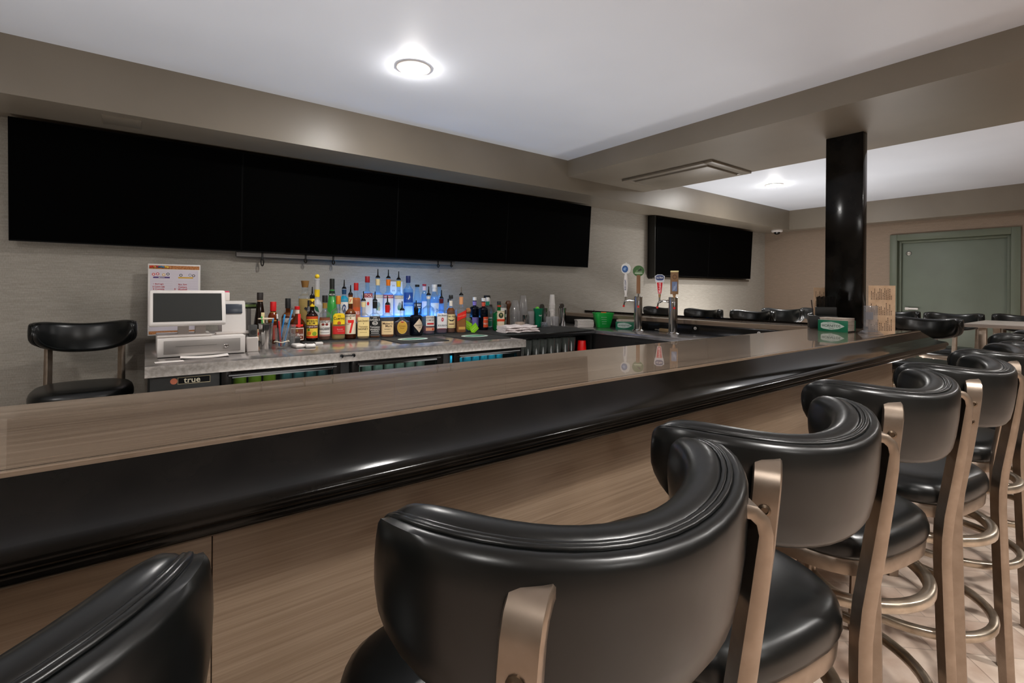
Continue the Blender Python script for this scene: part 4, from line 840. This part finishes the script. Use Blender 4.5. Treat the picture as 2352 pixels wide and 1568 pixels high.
# towel
t = MB()
for i, (dz, sx, sy, ox) in enumerate(((0, .17, .1, 0), (.02, .165, .096, -.004), (.04, .155, .094, -.012))):
    R = []
    for j in range(17):
        a = -1 + 2 * j / 16
        prof = []
        for k in range(16):
            th = 2 * pi * k / 16
            wob = .004 * sin(9 * a + 2 * i + k) + .003 * sin(5 * a + i)
            prof.append((ox + a * sx, sy * math.copysign(abs(cos(th)) ** .6, cos(th)) * (1 - .1 * a * a), dz + .011 + .0115 * math.copysign(abs(sin(th)) ** .7, sin(th)) * (1 - .2 * a * a) + wob * (0.4 + .6 * (sin(th) > -.5)) * (1 if dz or sin(th) > -.2 else 0)))
        R.append(prof)
    t.rings(R, M['cloth'])
o = t.build('bar_towel', loc=(2.60, 3.36, .946), rot=(0, 0, -.1), smooth=70); tag(o, 'folded white bar towel on the black drain mat', 'towel')

# ------------------------------------------------------------------ till area
t = thing('cash_drawer', 'white cash drawer with silver grey front on the steel counter', 'cash drawer', (.052, 3.155, .94))
MB().box(0, .41, .004, .42, .004, .105, M['white'], .004).build('case', t)
MB().box(.028, .385, 0, .006, .02, .09, M['greyface'], .002).build('drawer_front', t)
w = MB(); w.box(.08, .27, -.0006, .001, .058, .0595, C(70, 68, 66)); w.build('slot', t, smooth=0)
w = MB(); w.lathe([(0, 0), (.011, 0), (.011, .004), (.008, .006), (0, .006)], M['chrome'], 16, (.315, 0, .05), Matrix.Rotation(pi / 2, 4, 'X')); w.box(.3135, .3165, -.008, -.005, .045, .055, M['black']); w.build('lock', t)
t = thing('till_monitor', 'white touchscreen till monitor on the cash drawer', 'monitor', (.20, 3.26, 1.046))
w = MB(); w.box(-.15, .1, -.09, .14, 0, .012, M['offwhite'], .005); w.build('base', t)
w = MB()
for s in (-.055, .025): w.prism([(-.02, .012), (.03, .012), (-.03, .12), (-.07, .12)], M['offwhite'], lambda a, b, s=s: (s, a, b), lambda a, b, s=s: (s + .05, a, b))
w.build('stand', t, smooth=0)
Rm = (radians(-16), 0, 0)
w = MB(); w.box(-.185, .168, -.014, .022, 0, .198, M['white'], .012, 4); hd = w.build('display', t, (0, -.08, .062), Rm)
MB().box(-.166, .148, -.0155, -.013, .02, .178, M['pos_screen'], .001).build('screen', hd, smooth=0)
t = thing('receipt_printer', 'white receipt printer right of the till monitor', 'printer', (.425, 3.38, 1.0455))
w = MB(); w.prism([(-.07, 0), (.14, 0), (.14, .185), (.0, .19), (-.03, .18), (-.05, .1)], M['white'], lambda a, b: (-.062, a, b), lambda a, b: (.062, a, b)); w.build('case', t, smooth=0)
w = MB(); w.box(-.045, .045, -.006, .004, -.028, .03, C(56, 62, 72, .25), .003); w.build('window', t, (0, -.041, .142), (radians(-14), 0, 0))
MB().box(-.1, .08, -.14, -.07, 0, .012, M['offwhite'], .004).build('tray', t)
t = thing('receipt_roll', 'white paper slips with a pink edge on top of the receipt printer', 'paper', (.385, 3.45, 1.236))
MB().box(-.03, .03, -.02, .02, 0, .05, M['paper'], .004).build('slips', t); MB().box(-.032, .032, .021, .026, .0, .058, C(206, 60, 96), .001).build('pink_card', t)
w = MB(); w.box(0, .06, 0, .11, 0, .085, M['white'], .003); w.box(.004, .056, -.001, .0, .004, .081, M['offwhite']); tag(w.build('power_box', loc=(.477, 3.2, .94)), 'plain white box right of the cash drawer', 'box')
t = thing('desk_speaker', 'small grey speaker on the plain white box', 'speaker', (.513, 3.24, 1.0255))
MB().box(-.021, .021, -.02, .02, 0, .07, C(62, 62, 60, .5), .004).build('case', t)
w = MB(); w.lathe([(.015, 0), (.016, .002), (.013, .003), (.004, .001), (0, .001)], C(40, 40, 38, .4), 18, (0, -.0195, .028), Matrix.Rotation(pi / 2, 4, 'X')); w.build('cone', t)
t = thing('price_display', 'slim green lit customer display on a grey pole', 'display', (.56, 3.70, .94))
MB().tube([(0, 0, 0), (0, 0, .235)], .014, C(150, 146, 142, .4), 10, up=(0, 1, 0)).build('pole', t)
w = MB(); w.box(-.07, .05, -.015, .015, .235, .275, C(26, 30, 20, .3), .004); w.patch(lambda a, z, o: (a, -.015 - o, z), -.06, .04, .247, .263, C(110, 130, 70), .0006); w.build('head', t)
# pen cups
t = thing('steel_pen_cup', 'steel cup holding pens beside the small speaker', 'cup', (.60, 3.33, .94))
MB().lathe([(0, 0), (.033, 0), (.035, .004), (.041, .15), (.043, .152), (.043, .156), (.038, .156), (.03, .008), (0, .008)], M['chrome'], 22).build('body', t)
MB().tube([(.043 * cos(k / 24 * 2 * pi), .043 * sin(k / 24 * 2 * pi), .185) for k in range(24)], .003, C(226, 206, 180, .5), 6, True).build('rubber_band', t)
def glass_cup(x, y, r, h, label):
    w = MB(); w.lathe([(0, 0), (r * .85, 0), (r * .88, .004), (r, h), (r - .003, h), (r * .82, .012), (0, .012)], M['clear'], 20); return tag(w.build('glass_tumbler', loc=(x, y, .94)), label, 'glass', 'clear tumblers holding pens')
glass_cup(.678, 3.27, .04, .13, 'clear tumbler of pens, with a rubber band around it'); glass_cup(.742, 3.36, .04, .14, 'empty clear tumbler right of the pen tumbler')
w = MB(); w.tube([(.042 * cos(k / 24 * 2 * pi), .042 * sin(k / 24 * 2 * pi), .0 + .003 * sin(k)) for k in range(24)], .003, C(232, 220, 196, .5), 6, True); tag(w.build('rubber_band', loc=(.678, 3.27, .985)), 'pale rubber band stretched around the pen tumbler', 'band')
def pen(x, y, z, tx, ty, L, c1, c2, label):
    t = thing('pen', label, 'pen', (x, y, z), 0, 'pens in the cups by the till', (radians(ty), radians(tx), 0))
    MB().lathe([(0, 0), (.003, .004), (.0048, .012), (.0048, L), (.003, L + .002), (0, L + .002)], c1, 8).build('barrel', t); MB().lathe([(0, L + .0025), (.0052, L + .0025), (.0052, L + .03), (0, L + .032)], c2, 8).build('cap', t)
pen(.662, 3.262, .954, 8, 4, .17, C(40, 130, 200), C(60, 160, 220), 'blue pen leaning right in the tumbler'); pen(.682, 3.282, .954, 14, 6, .16, WH, C(30, 80, 180), 'white pen with blue end in the tumbler')
pen(.672, 3.26, .954, -6, 6, .13, C(200, 30, 30), C(210, 40, 40), 'red pen standing in the tumbler'); pen(.688, 3.262, .954, 12, 0, .2, C(70, 150, 210), C(90, 170, 220), 'long light blue pen behind the others')
pen(.666, 3.28, .954, -4, 0, .17, BK, WH, 'black pen with white end in the tumbler'); pen(.592, 3.33, .949, -5, 0, .16, C(60, 160, 70), C(80, 190, 90), 'green pen in the steel cup'); pen(.612, 3.32, .949, 8, 4, .15, C(60, 150, 210), C(60, 150, 210), 'blue pen in the steel cup')
w = MB(); w.lathe([(0, 0), (.034, 0), (.034, .05), (.03, .056), (0, .056)], C(70, 68, 66, .4), 18); w.lathe([(.0345, .02), (.035, .02), (.035, .045), (.0345, .045)], C(40, 40, 40), 18); tag(w.build('tape_roll', loc=(.79, 3.43, .94)), 'dark grey round tin in front of the squat brown bottle', 'tin')
for i, (x, y, a, l) in enumerate(((.775, 3.27, .1, 'white card reader lying left, on the steel counter'), (.838, 3.24, -.15, 'white card reader with dark keypad on the steel counter'))):
    t = thing('card_reader', l, 'card reader', (x, y, .94), a, 'white card readers on the steel counter')
    MB().box(-.031, .031, -.05, .05, 0, .024, M['white'], .01, 3).build('case', t)
    if i: 
        w = MB(); w.box(-.02, .02, -.01, .035, .0235, .025, C(70, 70, 74), .001); w.build('keypad', t)
w = MB(); w.box(-.025, .025, -.015, .015, 0, .018, M['white'], .004); tag(w.build('plug_adapter', loc=(.925, 3.36, .94)), 'tiny white plug adapter in front of the yellow label bottle', 'plug')
for i, (x, y, sx, sy, a, l) in enumerate(((.10, 2.99, .06, .03, .05, 'small white slip near the left end of the steel counter'), (.26, 3.10, .11, .05, -.05, 'curled white receipt sticking out under the cash drawer'))):
    w = MB(); R = []
    for j in range(9):
        q = -1 + 2 * j / 8; z = .0012 + (.006 * q * q if i else 0)
        R.append([(q * sx, -sy, z), (q * sx, sy, z), (q * sx, sy, z + .0006), (q * sx, -sy, z + .0006)])
    w.rings(R, M['paper']); tag(w.build('receipt', loc=(x, y, .94), rot=(0, 0, a)), l, 'paper')
# notice board
t = thing('notice_board', 'white beer list board with cork edges leaning on the wall behind the till', 'board', (.014, 3.985, .995), 0, None, (radians(-3), 0, 0))
BW, BH = .292, .475
w = MB(); w.box(0, BW, 0, .012, 0, BH, M['white'], .002); w.build('frame', t)
f = lambda a, z, o: (a, -o, z)
w = MB(); w.patch(f, .012, BW - .012, .03, BH - .04, C(206, 198, 206), .0008); w.build('sheet', t, smooth=0)
w = MB(); w.patch(f, .006, BW - .006, BH - .034, BH - .01, M['cork'], .001); w.build('cork_strip', t, smooth=0)
w = MB(); w.patch(f, .006, BW - .006, .008, .028, M['cork'], .001); w.build('cork_strip', t, smooth=0)
w = MB()
for x, z, c in ((.03, .405, RD), (.052, .408, C(190, 40, 50)), (.085, .403, C(206, 160, 70)), (.108, .408, C(30, 34, 60)), (.18, .402, C(30, 40, 60)), (.232, .404, C(120, 120, 140)), (.252, .4, C(40, 20, 40))):
    w.patch(f, x - .009, x + .009, z - .009, z + .009, c, .0014, shape=ell(14)); w.patch(f, x - .005, x + .005, z - .005, z + .005, WH, .0018, shape=ell(12))
w.patch(f, .028, .118, .38, .39, C(70, 40, 110), .0014); w.patch(f, .165, .25, .38, .39, C(206, 160, 50), .0014); w.text('IMPORTS', f, .073, .385, .006, WH, None, .0018)
for i in range(16): w.patch(f, .02, .135, .36 - i * .016, .3605 - i * .016, C(150, 146, 160), .0012); w.patch(f, .155, .275, .36 - i * .016, .3605 - i * .016, C(150, 146, 160), .0012)
RI = C(190, 40, 56)
for i, s in enumerate(('1 Bud Light', '6 Coors Lite', '3 Corona')): w.text(s, f, .058, .34 - i * .0165, .0115, RI, .065, .002)
for i, s in enumerate(('Blue, Eyes', 'Cutters', 'Bluebell', 'Whites', 'Diamond', 'Lager Alt')): w.text(s, f, .19, .338 - i * .0165, .0115, RI, .06, .002)
w.text('Out Ice', f, .145, .29, .011, RI, .07, .002, pi / 2); w.build('writing', t, smooth=0)
for i, c in enumerate((RD, C(214, 60, 40), C(190, 150, 70), C(180, 30, 70), C(40, 90, 130), C(50, 120, 160), C(60, 130, 170), C(226, 180, 60), C(236, 200, 80))):
    w = MB(); w.lathe([(0, 0), (.0055, .001), (.006, .006), (.003, .009), (0, .01)], c, 10, (0, 0, 0), Matrix.Rotation(pi / 2, 4, 'X'))
    w.build('push_pin', t, (.014 + i * .0115, -.001, BH - .021 + .003 * (i % 2)))

# ------------------------------------------------------------------ things on the tap counter
t = thing('garnish_bucket', 'green plastic bucket with orange rim scraps near the wall', 'bucket', (3.70, 3.38, .94), -.6)
w = MB(); R = []
def rr(a, b, z): return [(x, y, z) for x, y in ell(28, 5, a, b)]
w.rings([rr(.062, .052, 0), rr(.066, .056, .004), rr(.098, .08, .14), rr(.102, .084, .143), rr(.102, .084, .15), rr(.096, .078, .15), rr(.064, .054, .012)], C(12, 168, 62, .4)); w.build('body', t)
w = MB(); f = lambda a, z, o: (a, -.0575 - .02 * (z / .14) - .006 - o, z)
for i in range(4): w.patch(f, -.025 - .004 * i, .02, .04 + i * .022, .043 + i * .022, C(190, 240, 200), .001)
w.build('print', t, smooth=0)
w = MB(); w.box(-.02, .03, -.02, .02, .14, .156, C(226, 130, 40), .004); w.tube([(-.06, .02, .13), (-.088, .03, .175)], .003, M['black'], 6); w.build('contents', t)
t = thing('napkin_stack', 'thick stack of folded white napkins left of the green bucket', 'napkins', (3.57, 3.52, .94), -.5)
for i in range(5):
    w = MB(); w.box(-.085, .085, -.06, .06, .0005 + i * .0155, .015 + i * .0155, M['paper'], .004, 2); w.build('napkin_bundle', t, (random.uniform(-.004, .004), 0, 0))
def caddy(x, y, z, rz, label, s=1.0, mirrorwhite=False):
    t = thing('napkin_caddy', label, 'napkin holder', (x, y, z), rz, 'green napkin holders')
    G = C(2, 112, 78, .35)
    w = MB(); w.box(-.088, .088, 0, .004, 0, .074, G, .001); w.box(-.088, .088, .11, .114, 0, .074, G, .001); w.box(-.088, .088, .004, .11, 0, .006, M['black']); w.build('holder', t)
    w = MB()
    for i in range(9): w.box(-.083 + .002 * (i % 2), .086, .008, .106, .007 + i * .0093, .0155 + i * .0093, M['napkin'], .003, 2)
    w.build('napkins', t)
    w = MB(); f = flat(0); w.patch(f, -.07, .07, .012, .064, C(206, 222, 214, .5), .0005, shape=[(-1, .55), (-.8, .8), (-.1, 1), (.5, .7), (1, 0), (.5, -.7), (-.1, -1), (-.8, -.8), (-1, -.55)])
    w.text('HORNITOS', f, -.008, .038, .017, C(10, 60, 44), .108, .001); w.text('TEQUILA', f, -.008, .021, .007, C(10, 60, 44), .04, .001); w.text('100% PURO AGAVE', f, -.008, .056, .004, C(10, 60, 44), .06, .001); w.build('logo', t, smooth=0)
    return t
caddy(3.57, 1.275, 1.0602, radians(-93), 'green napkin holder with white logo in front of the black post')
caddy(3.70, 3.10, .94, radians(-60), 'green napkin holder left of the left beer tower')
w = MB(); w.box(-.06, .06, -.012, .012, 0, .03, C(190, 160, 120, .4, .6), .006); w.box(.06, .12, -.008, .008, .006, .02, M['chrome'], .004); tag(w.build('bottle_opener', loc=(3.80, 2.72, .94), rot=(0, 0, 1.4)), 'tan handled opener lying between the beer towers', 'opener')
# straw caddy and menus on the bar
t = thing('straw_caddy', 'black straw and stirrer caddy behind the green napkin holder', 'caddy', (3.86, 1.405, 1.0602), radians(-60))
w = MB(); w.box(-.12, .05, -.03, .05, 0, .09, M['black'], .003); w.box(-.075, .05, .0, .05, .09, .15, M['black'], .003); w.build('bin', t)
for i in range(14): MB().tube([(-.065 + .008 * i, .025, .1), (-.066 + .0085 * i, .027, .222 + .01 * ((i * 7) % 3) / 3)], .004, M['black_gloss'], 6, up=(0, 1, 0)).build('straw', t)
MB().tube([(-.09, .0, .08), (-.105, .0, .20)], .0032, C(30, 16, 12), 6, up=(0, 1, 0)).build('straw', t)
def menu(x, y, z, rz, wd, h, label, cols):
    t = thing('menu_card', label, 'menu', (x, y, z), rz, 'tan menu cards on the bar')
    MB().box(-wd / 2, wd / 2, 0, .0015, 0, h, M['menu']).build('card', t, smooth=0)
    w = MB(); f = flat(0); rnd = random.Random(3)
    for blk in range(3):
        z0 = .02 + blk * h * .32
        for c in range(cols):
            xx = -wd / 2 + .014 + c * (wd - .028) / cols
            ln = rnd.uniform(.3, .98) * h * .25
            seg = z0
            while seg < z0 + ln: e = rnd.uniform(.004, .012); w.patch(f, xx, xx + .0032, seg, seg + e, M['ink'], .0006, 1); seg += e + .0025
    w.build('lettering', t, smooth=0); return t
menu(3.655, 1.035, 1.0605, radians(-51), .145, .30, 'tan menu card standing right of the black post', 13)
menu(4.155, 1.54, 1.0605, radians(-50), .15, .29, 'tan menu card half hidden left of the black post', 9)
t = thing('acrylic_stand', 'clear acrylic card stand in front of the tan menu', 'stand', (3.575, 1.075, 1.0602), radians(-51))
w = MB(); w.box(-.03, .045, -.003, .0, .012, .175, M['acrylic'], .001); w.box(-.03, .045, .006, .009, .012, .175, M['acrylic'], .001); w.build('pocket', t)
w = MB(); w.prism([(-.05, 0), (.06, 0), (.06, .003), (.005, .022), (-.05, .003)], M['acrylic'], lambda a, b: (-.04, a, b), lambda a, b: (.055, a, b)); w.build('foot', t, smooth=0)
w = MB(); w.patch(lambda a, z, o: (a, .001, z), -.02, .02, .09, .135, C(150, 146, 150), .0); w.build('card', t, smooth=0)
w = MB(); w.box(-.025, .025, -.012, .012, 0, .012, M['offwhite'], .004)

# ------------------------------------------------------------------ beer towers
def tower(x, y, label):
    t = thing('beer_tower', label, 'beer tap', (x, y, .94), 0, 'chrome beer towers')
    w = MB(); w.lathe([(0, 0), (.056, 0), (.056, .006), (.045, .012), (.041, .02), (.0, .02)], M['chrome'], 28)
    for i in range(6): a = i * pi / 3; w.lathe([(0, 0), (.005, 0), (.005, .006), (0, .008)], M['chrome'], 8, (.05 * cos(a), .05 * sin(a), .005))
    w.build('base_flange', t)
    MB().lathe([(.038, .018), (.038, .31), (.0395, .311), (.0395, .318), (.035, .322), (0, .322)], M['chrome'], 32).build('column', t)
    return t
def faucet(t, ang):
    c, s = cos(ang), sin(ang); P = lambda r, z: (r * c, r * s, z)
    w = MB(); w.tube([P(.036, .285), P(.05, .285)], .014, M['chrome'], 12); w.tube([P(.05, .285), P(.06, .286), P(.08, .289), P(.1, .285), P(.115, .276)], .009, M['chrome'], 10, scale=[1, 1.2, 1, 1.15, 1.2])
    w.tube([P(.115, .28), P(.126, .262), P(.13, .236)], .0075, M['chrome'], 10); w.tube([P(.112, .276), P(.113, .30), P(.113, .318)], .008, M['chrome'], 10, up=(0, 1, 0), scale=[1.2, 1, .9])
    f = w.build('faucet', t)
    MB().tube([P(.1295, .24), P(.132, .222)], .0095, C(190, 30, 26, .4), 10).build('spout_cap', f)
    return f, P(.113, .318)
t1 = tower(3.66, 2.91, 'left chrome beer tower with green disc and blue emblem handles')
t2 = tower(3.66, 2.535, 'right chrome beer tower with red and brown block handles')
AL, AR = radians(128), radians(219)
def handle(t, p, label):
    o = bpy.data.objects.new('tap_handle', None); return o
# left tower: slim white handle with blue emblem
f, p = faucet(t1, AL)
w = MB(); q = p
fc = radians(-52)  # handle faces turn towards the guests' side
def H(w, name, t, p): return w.build(name, t, p, (0, 0, fc))
w.lathe([(0, 0), (.014, .0), (.018, .006), (.01, .012), (.011, .03), (.019, .08), (.021, .13), (.016, .19), (.012, .215), (0, .216)], C(214, 208, 204, .3), 18, sq=.7)
w.text('BUD LIGHT', lambda a, z, o: (a, -.0155 - o, z), -.004, .11, .014, C(40, 50, 90), .1, .001, pi / 2)
w.prism(ell(24, 2.4, .043, .048), C(206, 204, 200, .3), lambda a, b: (a, -.014, .262 + b), lambda a, b: (a, .014, .262 + b))
w.patch(lambda a, z, o: (a, -.014 - o, z), -.036, .02, .225, .29, C(44, 84, 138), .001, shape=ell(20)); w.patch(lambda a, z, o: (a, -.014 - o, z), -.026, .008, .24, .275, C(120, 150, 190), .0016, shape=[(-1, 0), (0, 1), (1, .4), (.2, .2), (.6, -.6), (-.4, -.8)])
w.lathe([(0, .3), (.01, .305), (.004, .32), (0, .322)], C(206, 204, 200, .3), 12)
H(w, 'tap_handle', t1, p)['label'] = 'white slim tap handle with blue emblem'
f, p = faucet(t1, AR)
w = MB(); w.lathe([(0, 0), (.008, 0), (.009, .03), (.0, .03)], M['chrome'], 12); w.box(-.017, .017, -.014, .014, .03, .20, C(118, 78, 44, .5), .004)
w.prism(ell(30, 2, .05, .05), C(54, 90, 44, .4), lambda a, b: (a, -.013, .235 + b), lambda a, b: (a, .013, .235 + b))
g = lambda a, z, o: (a, -.013 - o, z)
w.patch(g, -.032, .034, .2, .272, C(96, 120, 84), .001, shape=[(-1, -.3), (-.4, .3), (-.1, .1), (.3, .9), (1, -.2), (.4, -.9), (-.5, -.9)]); w.patch(g, -.01, .03, .23, .262, C(30, 44, 28), .0014, shape=[(-1, -1), (.2, 1), (1, -.4)]); w.patch(g, -.034, .034, .212, .218, C(190, 200, 180), .0016)
H(w, 'tap_handle', t1, (p[0], p[1], p[2]))['label'] = 'wooden tap handle with green disc'
f, p = faucet(t2, AL)
w = MB(); w.lathe([(0, 0), (.009, 0), (.011, .03), (0, .03)], C(170, 130, 90, .4, .6), 12)
w.prism([(-.016, .03), (.016, .03), (.031, .135), (-.031, .135)], C(214, 206, 202, .3), lambda a, b: (a, -.012, b), lambda a, b: (a, .012, b)); w.prism([(-.036, .135), (.036, .135), (.042, .185), (.02, .2), (-.02, .2), (-.042, .185)], C(196, 198, 206, .3), lambda a, b: (a, -.014, b), lambda a, b: (a, .014, b))
g = lambda a, z, o: (a, -.012 - o, z)
w.add([g(-.013, .034, .001), g(.013, .034, .001), g(.024, .13, .001), g(-.024, .13, .001)], [[0, 1, 2, 3]], C(190, 16, 30)); w.text('Michelob', g, .0, .085, .02, C(240, 200, 200), .085, .002, pi / 2)
g2 = lambda a, z, o: (a, -.014 - o, z); w.patch(g2, -.034, .034, .148, .194, C(40, 56, 104), .001, shape=ell(18, 3)); w.text('ULTRA', g2, 0, .172, .016, WH, .055, .002)
H(w, 'tap_handle', t2, p)['label'] = 'red tap handle with blue crown'
f, p = faucet(t2, AR)
w = MB(); w.lathe([(0, 0), (.008, 0), (.014, .03), (0, .03)], C(150, 110, 70, .5), 12); w.box(-.031, .031, -.031, .031, .03, .215, C(116, 84, 52, .5), .003); w.box(-.0325, .0325, -.0325, .0325, .2155, .228, C(222, 206, 150, .5), .003)
g = lambda a, z, o: (a, -.031 - o, z); w.patch(g, -.021, .021, .055, .135, C(96, 110, 140), .001); w.patch(g, -.017, .017, .06, .13, C(130, 142, 166), .0016, shape=[(-1, -1), (-.2, .2), (.2, 0), (.8, 1), (1, .2), (.2, -.8)]); w.patch(g, -.018, .018, .155, .195, C(84, 56, 34), .001, shape=ell(18)); w.patch(g, -.012, .012, .162, .188, C(116, 84, 52), .0016, shape=ell(16))
H(w, 'tap_handle', t2, p)['label'] = 'brown wooden block tap handle'

# added unseen uplights near the floor, without fixtures, brightening the ceiling like floor bounce
def bounce(x, y, z, size, power, col=(1, .98, .96)):
    ld = bpy.data.lights.new('bounce_light', 'AREA'); ld.shape = 'DISK'; ld.size = size; ld.energy = power; ld.color = col
    o = bpy.data.objects.new('bounce_light', ld); COL.objects.link(o); o.location = (x, y, z); o.rotation_euler = (pi, 0, 0)
for x, y, z, p, sz in ((-1.0, 2.2, .35, 14, 1.1), (.7, 2.2, .35, 14, 1.1), (2.4, 2.2, .35, 15, 1.1), (6.2, 3.2, .35, 36, 1.0), (6.4, 1.9, .35, 42, 1.0)): bounce(x, y, z, sz, p)
def beam_light(x, y, power):
    ld = bpy.data.lights.new('lamp_beam', 'SPOT'); ld.energy = power; ld.spot_size = radians(128); ld.spot_blend = 1; ld.shadow_soft_size = .07; ld.color = (1, .97, .93)
    o = bpy.data.objects.new('lamp_beam', ld); COL.objects.link(o); o.location = (x, y, ZC - .05)
for x, y, p in ((1.3, -0.75, 135), (-1.2, -0.9, 55), (3.0, -1.1, 135), (6.2, -0.6, 130), (1.4, -2.8, 115), (6.125, 2.83, 90), (1.255, 2.647, 60)): beam_light(x, y, p)

# ------------------------------------------------------------------ camera and view
cam = bpy.data.cameras.new('camera'); co = bpy.data.objects.new('camera', cam); COL.objects.link(co)
F, YAW, V0, ROLL = 1119.0, radians(53.02), 663.8, .008
cam.sensor_width = 36; cam.lens = F / 2352 * 36; cam.shift_y = -(784 - V0) / 2352; cam.clip_start = .02
co.location = (0, 0, 1.32)
co.rotation_euler = (Matrix.Rotation(YAW - pi / 2, 4, 'Z') @ Matrix.Rotation(pi / 2, 4, 'X') @ Matrix.Rotation(ROLL, 4, 'Z')).to_euler()
S.camera = co
wd = bpy.data.worlds.new('world'); S.world = wd; wd.use_nodes = True
wd.node_tree.nodes['Background'].inputs[0].default_value = (.05, .05, .05, 1)
S.view_settings.view_transform = 'Standard'; S.view_settings.look = 'None'; S.view_settings.gamma = 1; S.view_settings.exposure = 0.0
S.view_settings.use_curve_mapping = False
cy = S.cycles
cy.use_denoising = True
cy.max_bounces = 10; cy.diffuse_bounces = 5; cy.glossy_bounces = 5; cy.transparent_max_bounces = 32
cy.caustics_reflective = False; cy.caustics_refractive = False
cy.sample_clamp_indirect = 6
